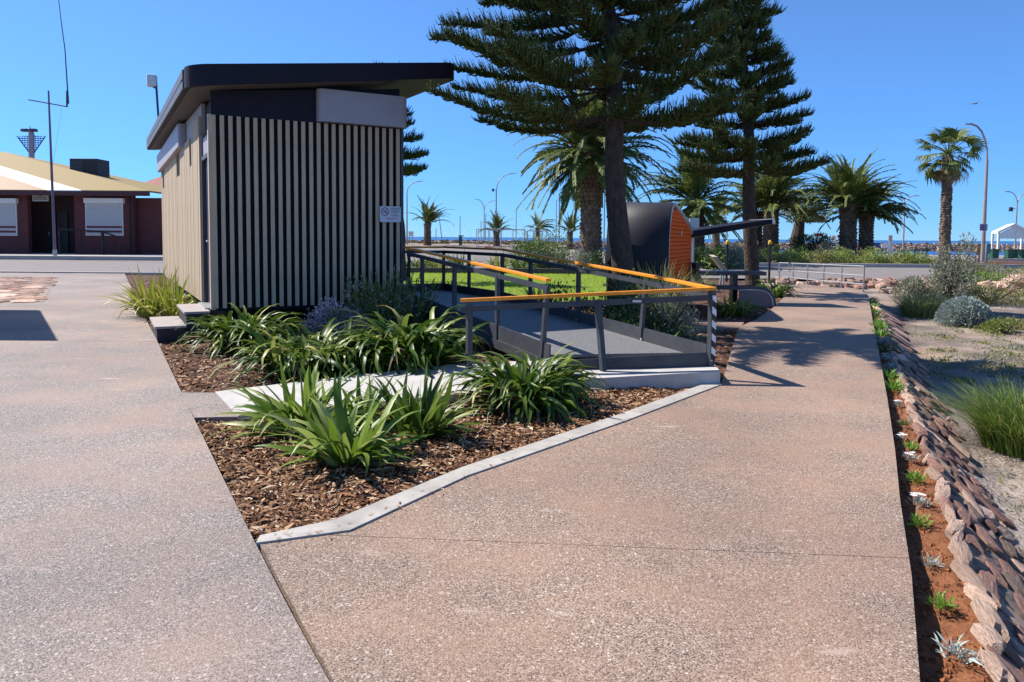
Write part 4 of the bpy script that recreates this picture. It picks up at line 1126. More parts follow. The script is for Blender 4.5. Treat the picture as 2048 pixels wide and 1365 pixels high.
rows = [(1912, 1318, 1), (1880, 1217, 0), (1860, 1132, 1), (1838, 1054, 0), (1838, 1012, 1), (1832, 965, 0), (1822, 922, 1), (1820, 900, 0), (1800, 880, 1), (1806, 852, 2), (1795, 812, 1), (1787, 782, 0), (1780, 758, 0), (1778, 740, 1), (1772, 722, 1), (1768, 706, 2), (1764, 690, 1), (1762, 676, 0), (1758, 662, 0), (1756, 650, 0), (1753, 638, 2), (1750, 628, 0), (1748, 618, 0), (1746, 610, 2), (1745, 603, 2)]
KIND = ('bright green', 'silver-leaved', 'mid-green')
SEQ = [0, 0, 0]
for i, (px, py, kd) in enumerate(rows):
    g = G(px, py, -.09)
    root = thing('seedling', KIND[kd] + ' seedling in the soil strip, %s of the %s ones' % (ORD[SEQ[kd]], KIND[kd]), 'seedling', g, 'seedlings along the path'); SEQ[kd] += 1
    big = (1.0 if py > 800 else 1.6 + (800 - py) / 280) * r.uniform(.75, 1.15)
    for j in range(64 if py > 850 else 70):
        q = r.uniform(0, 6.28); rr = r.uniform(0, .055) * big
        l = r.uniform(.028, .06) * big * (1.3 if kd == 0 else 1)
        inst('leaf', r.choice(SEED_G[kd]), root, TRS((g.x + rr * math.cos(q), g.y + rr * 1.3 * math.sin(q), g.z + r.uniform(0, .035) * big), q + r.gauss(0, .7), R(r.gauss(-5, 15)), R(r.gauss(0, 25)), l))
    if kd == 1 and i in (4, 6, 8, 10, 14, 16) :
        fl = MB()
        for j in range(10):
            p = g + Vector((r.uniform(-.04, .04) * big, r.uniform(-.05, .05) * big, .06 * big)); k = 7
            for m_i in range(k):
                a = 6.283 * m_i / k; d = Vector((math.cos(a), math.sin(a), .25)); s = Vector((-d.y, d.x, 0)) * .006
                fl.add([p - s * .4, p + s * .4, p + d * .022 + s, p + d * .022 - s], [(0, 1, 2, 3)])
            if j > 2: break
        part('flowers', fl, m_flower_white, root)

# ---------------------------------------------------------------- Norfolk pines
m_leaf_deadpine = LEAF('dead_pine_twig', [(0, (.07, .045, .025)), (1, (.16, .1, .055))], .8, .05, .1)
def norfolk(label, base, H, z1, reach, trunk_r, seed, top_x=0.0, gap=.42, nb=7, dens=1.0, low=None, lr=1.0):
    """reach(az, k): branch length by bearing and by height fraction"""
    r = random.Random(seed); base = Vector(base)
    root = thing('norfolk_pine', label, 'tree', base)
    n = 26
    path = [base + Vector((top_x * (i / n) ** 1.2 + .05 * math.sin(i * .7 + seed), .04 * math.cos(i * .9), H * i / n - .1)) for i in range(n + 1)]
    tb = MB()
    rad = [trunk_r * (1 - .93 * (i / n) ** .9) * (1.35 if i == 0 else 1.0) + .012 for i in range(n + 1)]
    tb.tube(path, rad, 16)
    for q in range(int(260 * dens)):                # flaking bark and old leaf scars
        t = r.random() ** 1.3 * .55; i = int(t * n); p = path[i].lerp(path[i + 1], t * n - i)
        a = r.uniform(0, 6.28); d = Vector((math.cos(a), math.sin(a), 0)); s = Vector((-d.y, d.x, 0)); w = trunk_r * r.uniform(.08, .2)
        o_ = p + d * rad[i] * .97
        tb.add([o_ - s * w, o_ + s * w, o_ + Vector((0, 0, w * 1.5)), o_ + d * w * .55 + Vector((0, 0, -w * .3))], [(0, 1, 3), (1, 2, 3), (2, 0, 3)])
    part('trunk', tb, m_trunk_pine, root)
    wood = MB(); fol = MB()
    z = z1; whorl = 0
    while z < H - .3:
        k = (z - z1) / (H - z1)
        nn = nb + r.choice((-1, 0, 1))
        a0 = r.uniform(0, 6.28)
        i = min(n - 1, int(z / H * n)); c = path[i].lerp(path[i + 1], z / H * n - i) + Vector((0, 0, .1))
        for b in range(nn):
            az = a0 + 6.283 * b / nn + r.gauss(0, .12)
            left = math.cos(az) < -.5 and k < .3
            Lb = reach(az, k) * (r.uniform(.86, 1.06) if left else r.uniform(.66, 1.08))
            if Lb < .25 or (r.random() < .1 and not left): continue
            d = Vector((math.cos(az), math.sin(az), 0)); side = Vector((-d.y, d.x, 0))
            sag = r.uniform(.04, .11); rise = r.uniform(-.04, .11)
            pt = lambda t: c + d * (Lb * t) + side * (Lb * .06 * math.sin(t * 3 + az)) + Vector((0, 0, Lb * (-sag * math.sin(min(1, t * 1.1) * math.pi) + rise * t ** 2.2)))
            pts = [pt(t) for t in (0, .2, .4, .6, .8, 1)]
            wood.tube(pts, [.034, .028, .022, .016, .011, .006], 5)
            m_ = int(Lb / .024 * dens * (1 if z < 6.3 or base.y > 20 else .5))
            for s_ in range(m_):
                t = .2 + .8 * (s_ + r.random()) / m_
                p = pt(t); dens_in = .35 + .65 * sm(.15, .45, t)
                if r.random() > dens_in: continue
                l = lr * (.26 + .14 * math.sin(t * 2.6)) * r.uniform(.6, 1.25) * (1 - .35 * max(0, t - .6) / .4)
                for sg_ in (-1, 1, 1 if r.random() < .5 else -1):
                    lat = (side * sg_ * r.uniform(.15, 1.0) + d * r.uniform(.2, .9) + Vector((0, 0, r.uniform(-.15, .5)))).normalized()
                    q0 = p; q1 = p + lat * l * .55; q2 = q1 + (lat * .45 + Vector((0, 0, r.uniform(.35, .75)))).normalized() * l * .5
                    w = .0115 * lr * r.uniform(.8, 1.3)
                    v_ = []
                    for q, ww in ((q0, w * .7), (q1, w), (q2, w * .25)):
                        v_ += [q + Vector((ww, 0, -ww * .6)), q + Vector((-ww * .5, ww * .87, -ww * .6)), q + Vector((-ww * .5, -ww * .87, ww))]
                    dead = 1 if r.random() < (.14 if t < .4 else .025) else 0
                    fol.add(v_, [(0, 1, 4, 3), (1, 2, 5, 4), (2, 0, 3, 5), (3, 4, 7, 6), (4, 5, 8, 7), (5, 3, 6, 8)], dead)
                    for nn_ in range(7):                # needles standing off the cord
                        tt = r.random(); q = q0.lerp(q1, tt * 2) if tt < .5 else q1.lerp(q2, tt * 2 - 1)
                        e = (lat * .5 + Vector((r.gauss(0, .8), r.gauss(0, .8), r.gauss(.4, .8)))).normalized() * w * 4.2
                        s = e.cross(lat).normalized() * w * .45
                        fol.add([q - s, q + s, q + e], [(0, 1, 2)], dead)
        z += gap * r.uniform(.8, 1.2) * (1 - .35 * k); whorl += 1
    part('branches', wood, m_trunk_pine, root)
    part('crown', fol, [m_leaf_pine, m_leaf_deadpine], root, kind='stuff')
    return root
def reach1(az, k):
    x, y = math.cos(az), math.sin(az)
    return ((2.9 if x < 0 else 2.15) * abs(x) + 1.45 * abs(y)) * (1 - .72 * k ** 1.1)
norfolk('big dark conifer with tiered branches standing in front of the palm', (GX(1252, 13), 13.0, -.05), 12.5, 3.75, reach1, .205, 1, top_x=-1.0, gap=.42, nb=9, dens=1.1)
def reach2(az, k):
    x = math.cos(az)
    return (2.05 - .1 * x) * ((1 - .5 * k / .3) if k < .3 else .5 * (1 - (k - .3) / .7 * .85)) + .1
norfolk('slender conifer with an open crown rising behind the picnic table', (GX(1508, 22), 22.0, -.05), 15, 3.7, reach2, .21, 2, top_x=-1.1, gap=.46, nb=8, dens=.8, lr=1.25)
norfolk('conifer half hidden behind the right corner of the slatted block', (GX(806, 27), 27.0, -.05), 7.9, 4.0, lambda az, k: 1.25 * (1 - .75 * k) + .1, .22, 3, top_x=-.75, gap=.55, nb=6, dens=.6, lr=1.3)

# ---------------------------------------------------------------- palms
def frond_mesh(mat, seed, elev, bend, nleaf=58, seg=9, lw=.045, ll=.125):
    """feather leaf of length 1 from the origin towards +X, bending under its weight"""
    r = random.Random(seed); b = MB(); x = z = 0.; a = R(elev); pts = []
    for i in range(seg + 1):
        pts.append((Vector((x, .02 * math.sin(i * .8 + seed), z)), a))
        x += math.cos(a) / seg; z += math.sin(a) / seg
        a -= R(bend) / seg * (.35 + 1.3 * i / seg)
    b.tube([p for p, _ in pts], [.013 * (1 - .85 * i / seg) + .001 for i in range(seg + 1)], 4, cap=False)
    for i in range(nleaf):
        t = .14 + .86 * i / nleaf; f = t * seg; k = min(seg - 1, int(f)); p = pts[k][0].lerp(pts[k + 1][0], f - k); a = pts[k][1]
        d = Vector((math.cos(a), 0, math.sin(a))); u = Vector((-math.sin(a), 0, math.cos(a)))
        l = ll * (math.sin(min(1, t * 1.25 + .1) * math.pi) ** .6 * .85 + .25) * r.uniform(.85, 1.1)
        for s in (-1, 1):
            e = (Vector((0, s, 0)) * .75 + d * .8 + u * r.uniform(.0, .45) + Vector((0, 0, -.15))).normalized() * l
            w = d * (lw * .28)
            m_ = p + e * .45
            b.add([p - w * .4, m_ - w + Vector((0, 0, .004)), p + e + Vector((0, 0, -l * .18)), m_ + w, p + w * .4], [(0, 1, 3, 4), (1, 2, 3)])
    return b.mesh('frond', mat)
ELEV = ((84, 50), (66, 75), (48, 90), (28, 95), (8, 80), (-14, 60), (-36, 40))
FR = [[frond_mesh(m_leaf_palm, 20 * i + s, e, bd) for s in range(2)] for i, (e, bd) in enumerate(ELEV)]
FRD = [frond_mesh(m_leaf_dry, 90 + s, -55, 25) for s in range(2)]
def palm(label, px, Y, py_base, py_crown, length, tr, n, seed, classes=None, wind=0.0, name='date_palm', bz=None, group='feather palms', trunk_bulge=1.0, dead=0):
    r = random.Random(seed)
    z0 = bz if bz is not None else zg(GX(px, Y), Y)
    b = Vector((GX(px, Y), Y, z0)); top = P(px, py_crown, Y)
    c = Vector((top.x, Y, top.z))
    root = thing(name, label, 'palm tree', b, group)
    tb = MB(); h = c.z - b.z; n_ = 12
    rd = lambda t: tr * (1.12 - .2 * t + .18 * trunk_bulge * math.exp(-((t - .93) / .12) ** 2))
    tb.tube([b.lerp(c, i / n_) + Vector((0, 0, -.15 if i == 0 else 0)) for i in range(n_ + 1)], [rd(i / n_) * .93 for i in range(n_ + 1)], 14)
    rows_ = max(6, int(h / (tr * .42)))
    for i in range(rows_):                            # cut leaf bases in a spiral
        for j in range(11):
            a = 6.283 * (j + .5 * (i % 2)) / 11 + i * .11; t = (i + .5) / rows_; q = rd(t) * .92
            d = Vector((math.cos(a), math.sin(a), 0)); s = Vector((-d.y, d.x, 0)) * q * .26; p = b.lerp(c, t) + d * q; hh = h / rows_
            tp = p + d * q * r.uniform(.1, .24) + Vector((0, 0, hh * .35))
            tb.add([p - s, p + Vector((0, 0, -hh * .75)), p + s, p + Vector((0, 0, hh * .6)), tp], [(0, 1, 4), (1, 2, 4), (2, 3, 4), (3, 0, 4)])
    part('trunk', tb, m_trunk_palm, root)
    classes = classes or range(len(FR))
    for i in range(n):
        cl = r.choice(list(classes))
        a = r.uniform(0, 6.283)
        if wind: a = math.atan2(math.sin(a), math.cos(a) + wind)
        l = length * r.uniform(.82, 1.1)
        inst('frond', r.choice(FR[cl]), root, TRS(c + Vector((math.cos(a), math.sin(a), 0)) * tr * .4 + Vector((0, 0, -.1 + (3 - cl) * .06)), a, R(r.gauss(0, 6)), R(r.gauss(0, 12)), (l, l * r.uniform(.9, 1.25), l)))
    for i in range(dead):
        a = r.uniform(0, 6.283); inst('frond', r.choice(FRD), root, TRS(c + Vector((0, 0, -.35)), a, 0, 0, length * .55))
    return root
palm('big date palm with wide arching crown behind the nearest conifer', 1182, 46, 528, 305, 5.2, .62, 120, 1, dead=10)
palm('date palm partly hidden by conifers above the dark shelter', 1392, 50, 520, 400, 4.6, .55, 64, 2, dead=10)
palm('date palm with dark leaning crown behind the canopy blade', 1542, 58, 505, 410, 4.8, .58, 64, 3, classes=(0, 1, 2, 3, 4))
palm('date palm trunk standing close left of the canopy tip', 1512, 60, 500, 425, 3.6, .5, 34, 4, classes=(1, 2, 3, 4))
palm('tall date palm left of the pair beyond the green hedge', 1697, 56, 520, 408, 4.5, .6, 70, 5, classes=(0, 1, 2, 3, 3, 4), wind=.25)
palm('right-hand date palm of the pair beyond the green hedge', 1733, 57.5, 520, 428, 3.9, .52, 66, 6, classes=(1, 2, 3, 3, 4), wind=.25)
palm('small date palm seen low between the shelter and the second conifer', 1433, 88, 490, 432, 3.4, .42, 42, 7)
palm('squat windswept palm left of the lamp posts near the block', 855, 108, 480, 447, 4.2, .5, 30, 8, classes=(0, 1, 2, 3), wind=.7)
palm('small windswept palm behind the tall lamp post', 993, 108, 480, 463, 3.2, .45, 24, 9, classes=(0, 1, 2, 3), wind=.3)
palm('drooping palm behind the wire enclosure', 1075, 106, 480, 456, 3.3, .3, 22, 10, classes=(1, 2, 3, 3, 4), wind=.6)
palm('small palm left of the big palm trunk', 1140, 104, 480, 463, 2.9, .4, 22, 11, classes=(0, 1, 2, 3), wind=.2)

# fan palm
def fan_mesh(mat, seed, droop):
    r = random.Random(seed); b = MB(); n = 24
    b.tube([(0, 0, 0), (.3, 0, .03), (.6, 0, .02)], [.014, .011, .009], 4, cap=False)
    for i in range(n):
        a = R(-118 + 236 * i / (n - 1)); l = .4 * (1 - .25 * abs(a) / 2.1) * r.uniform(.85, 1.1); c_ = Vector((.58, 0, .0))
        d = Vector((math.cos(a), math.sin(a), .05)); s = Vector((-d.y, d.x, 0)) * .022
        m_ = c_ + d * l * .6; e = c_ + d * l + Vector((0, 0, -droop * l * r.uniform(.6, 1.2)))
        b.add([c_, m_ + s + Vector((0, 0, .014)), m_ - s, e], [(0, 2, 1), (1, 2, 3)])
    return b.mesh('frond', mat)
FAN = [fan_mesh(m_leaf_palm, s, .35 + .12 * s) for s in range(3)]; FAND = [fan_mesh(m_leaf_dry, s + 9, .6) for s in range(2)]
r = random.Random(4); Yf = 46; b = Vector((GX(1890, Yf), Yf, 0)); c = P(1896, 312, Yf)
root = thing('fan_palm', 'tall single fan palm beside the curved lamp post', 'palm tree', b)
tb = MB(); tb.tube([b + Vector((0, 0, -.2)), b.lerp(c, .3), b.lerp(c, .7), c], [.36, .3, .26, .3], 12)
for i in range(46):
    for j in range(7):
        a = 6.283 * (j + r.random() * .6) / 7; t = i / 46; q = .31 - .05 * t; d = Vector((math.cos(a), math.sin(a), 0)); s = Vector((-d.y, d.x, 0)) * .12; p = b.lerp(c, t) + d * q * .95
        tb.add([p - s, p + Vector((0, 0, -.16)), p + s, p + Vector((0, 0, .1)), p + d * r.uniform(.04, .1)], [(0, 1, 4), (1, 2, 4), (2, 3, 4), (3, 0, 4)])
part('trunk', tb, m_trunk_palm, root)
for i in range(30):
    a = i * 2.4 + r.uniform(-.2, .2); e = -58 + 130 * ((i + .5) / 30) ** 1.1 + r.uniform(-8, 8); l = r.uniform(1.7, 2.35)
    inst('frond', r.choice(FAN), root, TRS(c + Vector((0, 0, .15)), a, -R(e), R(r.gauss(0, 20)), l))
for i in range(30):
    a = r.uniform(0, 6.28); e = r.uniform(-82, -60); l = r.uniform(1.2, 2.0)
    inst('frond', r.choice(FAND), root, TRS(c + Vector((0, 0, -.1)), a, -R(e), R(r.gauss(0, 20)), (l, l * .6, l)))

# broad tree behind the hedge
r = random.Random(31); Yt = 64; b = Vector((GX(1598, Yt), Yt, 0)); root = thing('broadleaf_tree', 'round-crowned olive tree between the two groups of palms', 'tree', b)
tb = MB(); c = P(1602, 430, Yt)
tb.tube([b + Vector((0, 0, -.2)), b.lerp(c, .5) + Vector((-.2, 0, 0)), c], [.7, .55, .35], 10)
for i in range(8):
    a = r.uniform(0, 6.28); e = c + Vector((math.cos(a) * 1.7, math.sin(a) * 1.7, r.uniform(.4, 2))); tb.tube([c + Vector((0, 0, -.6)), c.lerp(e, .5), e], [.22, .14, .05], 6)
part('trunk', tb, m_trunk_pine, root)
mb = MB(); leaf_cloud(mb, c + Vector((0, 0, -.6)), (2.6, 2.4, 3.0), 6500, .2, r, .1, 2.4, lumps=17); part('crown', mb, LEAF('olive_tree_leaf', [(0, (.05, .07, .015)), (.6, (.11, .13, .03)), (1, (.24, .22, .06))], .55, .2), root, kind='stuff')

# bushes behind the lawn and in front of the palms
shrub('round_bush', 'large yellow-green bush behind the lawn', Vector((GX(1082, 37), 37, .05)), (1.9, 1.4, 1.75), 7500, .11, m_leaf_bush, 41, lumps=18, extra=(m_leaf_lime, 900, .08))
shrub('round_bush', 'grey-green bush at the foot of the big palm trunk', Vector((GX(1165, 36), 36.5, .05)), (.9, .8, 1.1), 2200, .1, m_leaf_grey, 42)
shrub('round_bush', 'dark bush between the palm trunk and the conifer trunk', Vector((GX(1212, 34), 34, .05)), (.9, .8, 1.3), 2200, .1, m_leaf_dark, 43)
shrub('round_bush', 'leafy bush right of the orange shelter end', Vector((GX(1418, 40), 40, 0)), (1.5, 1.2, 1.5), 4200, .12, m_leaf_bush, 44, extra=(m_leaf_lime, 400, .1))
shrub('round_bush', 'grey-green bush below the canopy blade', Vector((GX(1462, 42), 42, 0)), (1.4, 1.2, 1.3), 3000, .12, m_leaf_grey, 45)
# planting on the island: separate low bushes
r = random.Random(51)
lab = ['low lime bush %s of the front row beyond the rail', 'low bush %s of the middle row beyond the rail', 'low bush %s of the back row beyond the rail']
PL = ['first from the left', 'second from the left', 'third from the left', 'fourth from the left', 'fifth from the left', 'sixth from the left', 'seventh from the left', 'eighth from the left', 'ninth from the left', 'tenth from the left']
for row, (Y, pxs, zr) in enumerate(((46.8, (1440, 1490, 1540, 1592, 1643, 1694, 1745, 1796, 1838), .95), (49.5, (1465, 1520, 1575, 1630, 1685, 1740, 1790), 1.05), (53.5, (1480, 1545, 1600, 1660), 1.35))):
    for i, px in enumerate(pxs):
        mt = (m_leaf_lime if r.random() < .7 else m_leaf_weed) if row < 2 else (m_leaf_bush if r.random() < .6 else m_leaf_grey)
        k = 1.0 if px < 1800 else .75
        shrub('low_bush', lab[row] % PL[i], Vector((GX(px, Y) + r.uniform(-.2, .2), Y + r.uniform(-.3, .3), .05)), (1.25, .95, zr * k * r.uniform(.85, 1.1)), 1500, .13, mt, 60 + row * 20 + i, twig=False, lumps=10, group='bushes on the planting island')
shrub('round_bush', 'dark green mound of leaves left of the paired palms', Vector((GX(1628, 56), 56, .05)), (2.2, 1.4, 2.05), 5200, .16, m_leaf_dark, 91, lumps=16)
# ---------------------------------------------------------------- galvanised rail at the end of the path
gr = thing('pipe_rail', 'galvanised three-rail pipe barrier at the far end of the path', 'railing', (11, 26.5, 0))
a0 = G(1558, 561); b0_ = G(1727, 578)
za, zb = P(1558, 526, a0.y).z, P(1727, 533, b0_.y).z
for k in (0, .19, .375, .57, .77, 1.0):
    p = a0.lerp(b0_, k); h = za + (zb - za) * k
    mb = MB(); mb.tube([p + Vector((0, 0, -.12)), p + Vector((0, 0, h))], .026, 8); part('post', mb, m_galv, gr)
for f in (1.0, .58, .2):
    mb = MB(); mb.tube([a0 + Vector((0, 0, za * f)), b0_ + Vector((0, 0, zb * f))], .022, 8); part('rail', mb, m_galv, gr)

# ---------------------------------------------------------------- bollards, lectern
for i, (px, py, w) in enumerate(((1453, 562, 'nearest the picnic table'), (1499, 566, 'directly behind the conifer trunk'), (1511, 560, 'just right of the conifer trunk'), (1538, 562, 'nearest the pipe rail'))):
    g = G(px, py); t = P(px, 489, g.y)
    o = thing('bollard', 'slim black post with yellow cap, ' + w, 'bollard', g, 'black posts with yellow caps')
    mb = MB(); mb.tube([g + Vector((0, 0, -.1)), Vector((g.x, g.y, t.z))], .045, 8); part('shaft', mb, m_black, o)
    mb = MB(); mb.tube([Vector((g.x, g.y, t.z)), Vector((g.x, g.y, t.z + .1)), Vector((g.x, g.y, t.z + .16))], [.075, .075, .03], 8); part('cap', mb, m_yellow, o)
le = thing('information_lectern', 'tilted information panel on a stand behind the picnic table', 'sign', G(1442, 568))
Yl = 23.5
mb = MB(); a, b = P(1425, 514, Yl), P(1447, 542, Yl); mb.hexa([a, a + Vector((.16, 0, .0)), b + Vector((.16, 0, 0)), b, a + Vector((0, .5, .05)), a + Vector((.16, .5, .05)), b + Vector((.16, .5, .05)), b + Vector((0, .5, .05))]); part('panel', mb, M('lectern_panel', (.5, .42, .3), .5, .15, 4), le)
mb = MB()
q = P(1438, 545, Yl); mb.tube([Vector((q.x, Yl, -.1)), q + Vector((.1, 0, .1))], .03, 6); mb.tube([Vector((q.x + .25, Yl + .4, -.1)), q + Vector((.25, .4, .1))], .03, 6); part('stand', mb, m_galv, le)
bd = thing('notice_board', 'small pale blue notice board behind the shelter roof', 'sign', (GX(1388, 30), 30, 0))
Yl = 30; mb = MB(); mb.box(((GX(1388, Yl)), Yl, P(1388, 447, Yl).z), (.38, .05, .42)); part('board', mb, M('board_blue', (.5, .6, .7), .5, .2, 3), bd)
mb = MB(); mb.tube([(GX(1388, Yl), Yl + .05, -.1), (GX(1388, Yl), Yl + .05, P(1388, 447, Yl).z)], .03, 6); part('post', mb, m_galv, bd)

# ---------------------------------------------------------------- street lamps
def lamp(label, px, Y, base_z, py_top, arms, r0=.09, name='street_lamp', camera_at=None):
    """arms: list of (dx, rise) for curved outreach arms"""
    x = GX(px, Y); zt = P(px, py_top, Y).z
    o = thing(name, label, 'street lamp', (x, Y, base_z), 'street lamps')
    zs = zt - max(a[1] for a in arms)
    mb = MB(); mb.tube([(x, Y, base_z - .1), (x, Y, base_z + (zs - base_z) * .4), (x, Y, zs)], [r0, r0 * .85, r0 * .6], 10); part('pole', mb, m_post, o)
    for dx, rise in arms:
        pts = [Vector((x + dx * (1 - math.cos(t * math.pi / 2)), Y, zs + rise * math.sin(t * math.pi / 2))) for t in (0, .2, .4, .6, .8, 1)]
        mb = MB(); mb.tube(pts, r0 * .5, 6); part('arm', mb, m_post, o)
        s = 1 if dx > 0 else -1
        mb = MB(); mb.hexa([pts[-1] + Vector(q) for q in ((0, -.12, -.04), (s * .55, -.1, -.02), (s * .55, .1, -.02), (0, .12, -.04), (0, -.1, .06), (s * .5, -.07, .03), (s * .5, .07, .03), (0, .1, .06))]); part('lamp_head', mb, m_galv, o)
    mb = MB(); mb.tube([(x, Y, base_z - .05), (x, Y, base_z + .06)], r0 * 2, 10); part('base_plate', mb, m_galv, o)
    if camera_at:
        q = P(px, camera_at, Y); mb = MB(); mb.tube([q, q + Vector((-.45, 0, .05))], .03, 5); mb.tube([q + Vector((-.45, 0, .15)), q + Vector((-.45, 0, -.25))], [.16, .2], 8); part('camera_dome', mb, m_black, o)
    return o
lamp('tall lamp with curved arm nearest the slatted block', 814, 112, .3, 363, [(1.9, 1.7)], .13)
lamp('tall curved lamp with a camera left of the date palm', 992, 116, .3, 347, [(2.5, 2.6)], .14, camera_at=380)
lamp('double-armed lamp standing left of the tall curved lamp', 968, 150, .5, 399, [(-1.5, 2.2), (1.8, 1.9)], .13)
lamp('double-armed lamp right of the paired date palms', 1807, 76, -.03, 386, [(-.9, 1.3), (.9, 1.0)], .09, camera_at=412)
lamp('tall lamp with curved arm leaning over the fan palm', 1967, 51, .05, 249, [(-1.15, 2.4)], .14)
lamp('double-armed lamp cut by the right picture edge', 2031, 74, -.03, 384, [(-.85, 1.2), (.9, 1.0)], .09, camera_at=418)
for i, (px, w) in enumerate(((1118, 'left of the palm trunk'), (1208, 'between palm and conifer trunks'))):
    x = GX(px, 118); mb = MB(); mb.tube([(x, 118, .2), (x, 118, 8.5)], .1, 8)
    tag(part('light_pole', mb, m_galv), 'plain grey pole ' + w, 'pole', 'plain poles by the shore')
# plate and cabinets on the near lamp
x = GX(1967, 51)
o = thing('pole_sign', 'square mauve sign plate on the lamp beside the fan palm', 'sign', (x, 50.8, 2))
q = P(1967, 455, 50.8); mb = MB(); mb.box(q, (.52, .03, .45)); part('plate', mb, M('mauve_plate', (.35, .3, .5), .5, .3, 9), o)
mb = MB()
for k in range(3): mb.box((q.x - .05, q.y - .02, q.z + .1 - .12 * k), (.3, .01, .045))
part('illegible_lines', mb, m_navy, o)
for i, (px, w, mt) in enumerate(((1960, 'left', m_post), (1974, 'right', m_galv))):
    Y = 51.5 + .3 * i; g = Vector((GX(px, Y), Y, .05)); zt = P(px, 489, Y).z
    o = thing('service_post', '%s of two service bollards beside the lamp base' % w, 'service post', g, 'service posts')
    mb = MB(); mb.box((g.x, g.y, zt * .28), (.2, .2, zt * .62)); part('pedestal', mb, mt, o)
    mb = MB(); mb.box((g.x + (.06 if i else -.1), g.y, zt * .8), (.32, .3, zt * .45)); part('cabinet', mb, (M('cabinet_blue', (.2, .27, .28), .5, .2, 3) if i else M('cabinet_tan', (.36, .24, .1), .5, .2, 3)), o)

# ---------------------------------------------------------------- marquee, bins, fence panels, signs by the water
Ym = 66
mq = thing('gable_marquee', 'white gabled marquee cut by the right picture edge', 'marquee', (GX(1998, Ym), Ym, 0))
x0 = GX(1997, Ym); ze, zr_, zb_ = P(1997, 466, Ym).z, P(2027, 450, Ym).z, P(1997, 472, Ym).z
xr = GX(2028, Ym); x1 = 2 * xr - x0
SK = .5                                            # the marquee runs back along its own bearing
def mslab(xa, za, xb, zb2):
    b_ = MB(); y0, y1 = Ym - .2, Ym + 4
    f = lambda x, y, z: (x + (y - Ym) * SK, y, z)
    b_.hexa([f(xa, y0, za - .05), f(xb, y0, zb2 - .05), f(xb, y1, zb2 - .05), f(xa, y1, za - .05), f(xa, y0, za + .12), f(xb, y0, zb2 + .12), f(xb, y1, zb2 + .12), f(xa, y1, za + .12)]); return b_
part('roof_panel', mslab(x0 - .1, ze, xr, zr_), m_white, mq)
part('roof_panel', mslab(xr + .002, zr_, x1 + .1, ze), m_white, mq)
for i in range(17):
    t = (i + .5) / 17; x = x0 + (x1 - x0) * t; zt = ze + (zr_ - ze) * (1 - abs(2 * t - 1)) - .06
    mb = MB(); mb.box((x, Ym - .1, (zt + zb_ - .25) / 2), ((x1 - x0) / 17 * .8, .03, zt - zb_ + .25)); part('valance_board', mb, m_white, mq)
for x in (x0, x1):
    for y in (Ym, Ym + 3.8):
        mb = MB(); mb.box((x + (y - Ym) * SK, y, ze / 2 - .05), (.16, .16, ze + .1)); part('post', mb, m_white, mq)
for i, (px, Y, h, w) in enumerate(((1989, 64, 498, 'left of the marquee post'), (2020, 65, 499, 'right of the marquee post'), (2030, 69, 499, 'dark, behind the second bin'), (2047, 66, 499, 'cut by the right picture edge'))):
    g = Vector((GX(px, Y), Y, -.03)); zt = P(px, h, Y).z
    o = thing('wheelie_bin', 'green wheeled rubbish bin %s' % w, 'bin', g, 'bins under the marquee')
    mb = MB(); w_ = .29
    mb.hexa([(g.x - w_ * .8, Y - w_ * .8, .02), (g.x + w_ * .8, Y - w_ * .8, .02), (g.x + w_ * .8, Y + w_ * .8, .02), (g.x - w_ * .8, Y + w_ * .8, .02), (g.x - w_, Y - w_, zt - .08), (g.x + w_, Y - w_, zt - .08), (g.x + w_, Y + w_, zt - .08), (g.x - w_, Y + w_, zt - .08)]); part('body', mb, m_bin, o)
    mb = MB(); mb.box((g.x, Y, zt - .045), (w_ * 2.15, w_ * 2.2, .065)); part('lid', mb, m_black if i == 2 else m_bin, o, bevel=.02)
    for s in (-1, 1):
        mb = MB(); mb.tube([(g.x + s * w_ * .85, Y + w_ * .8, .1), (g.x + s * w_ * 1.05, Y + w_ * .8, .1)], .1, 10); part('wheel', mb, m_black, o)
fe = thing('fence_panel', 'short black pool-style fence panel left of the fan palm trunk', 'fence', (GX(1842, 62), 62, 0))
xa, xb = GX(1831, 62), GX(1855, 60); zt = P(1840, 496, 62).z
for i in range(9):
    t = i / 8; x, y = xa + (xb - xa) * t, 62 - 2 * t
    mb = MB(); mb.tube([(x, y, -.05), (x, y, zt)], .05 if i in (0, 8) else .02, 5); part('picket', mb, m_black, fe)
for z in (zt - .1, .25):
    mb = MB(); mb.bar((xa, 62, z), (xb, 60, z), .04, .04); part('rail', mb, m_black, fe)
# interpretive signs near the water
def board(label, px, Y, py0, py1, wpx, mat, name='notice_board', post_mat=None):
    c0_, c1_ = P(px, py0, Y), P(px, py1, Y); w_ = wpx * Y / F
    o = thing(name, label, 'sign', (c0_.x, Y, 0))
    mb = MB(); mb.box((c0_.x, Y, (c0_.z + c1_.z) / 2), (w_, .06, abs(c0_.z - c1_.z))); part('board', mb, mat, o, bevel=.01)
    for s in (-.35, .35):
        mb = MB(); mb.box((c0_.x + s * w_, Y + .06, c1_.z / 2 - .05), (.07, .06, c1_.z + .15)); part('post', mb, post_mat or m_galv, o)
    return o
board('blue sign board beside the paired palms near the water', 1752, 79, 486, 496, 15, M('board_navy', (.03, .07, .25), .5, .4, 6))
board('white angled board on a green stand by the water', 1770, 78, 488, 496, 13, m_white, post_mat=m_bin)
o = board('pale blue cabinet by the water left of the double lamp', 1782, 78, 484, 508, 7, M('cabinet_pale', (.55, .62, .66), .5, .2, 4), name='water_station')
board('slim warning board above the pale blue cabinet', 1781, 79, 471, 483, 8, M('board_peach', (.6, .45, .42), .6, .3, 6), name='warning_sign')
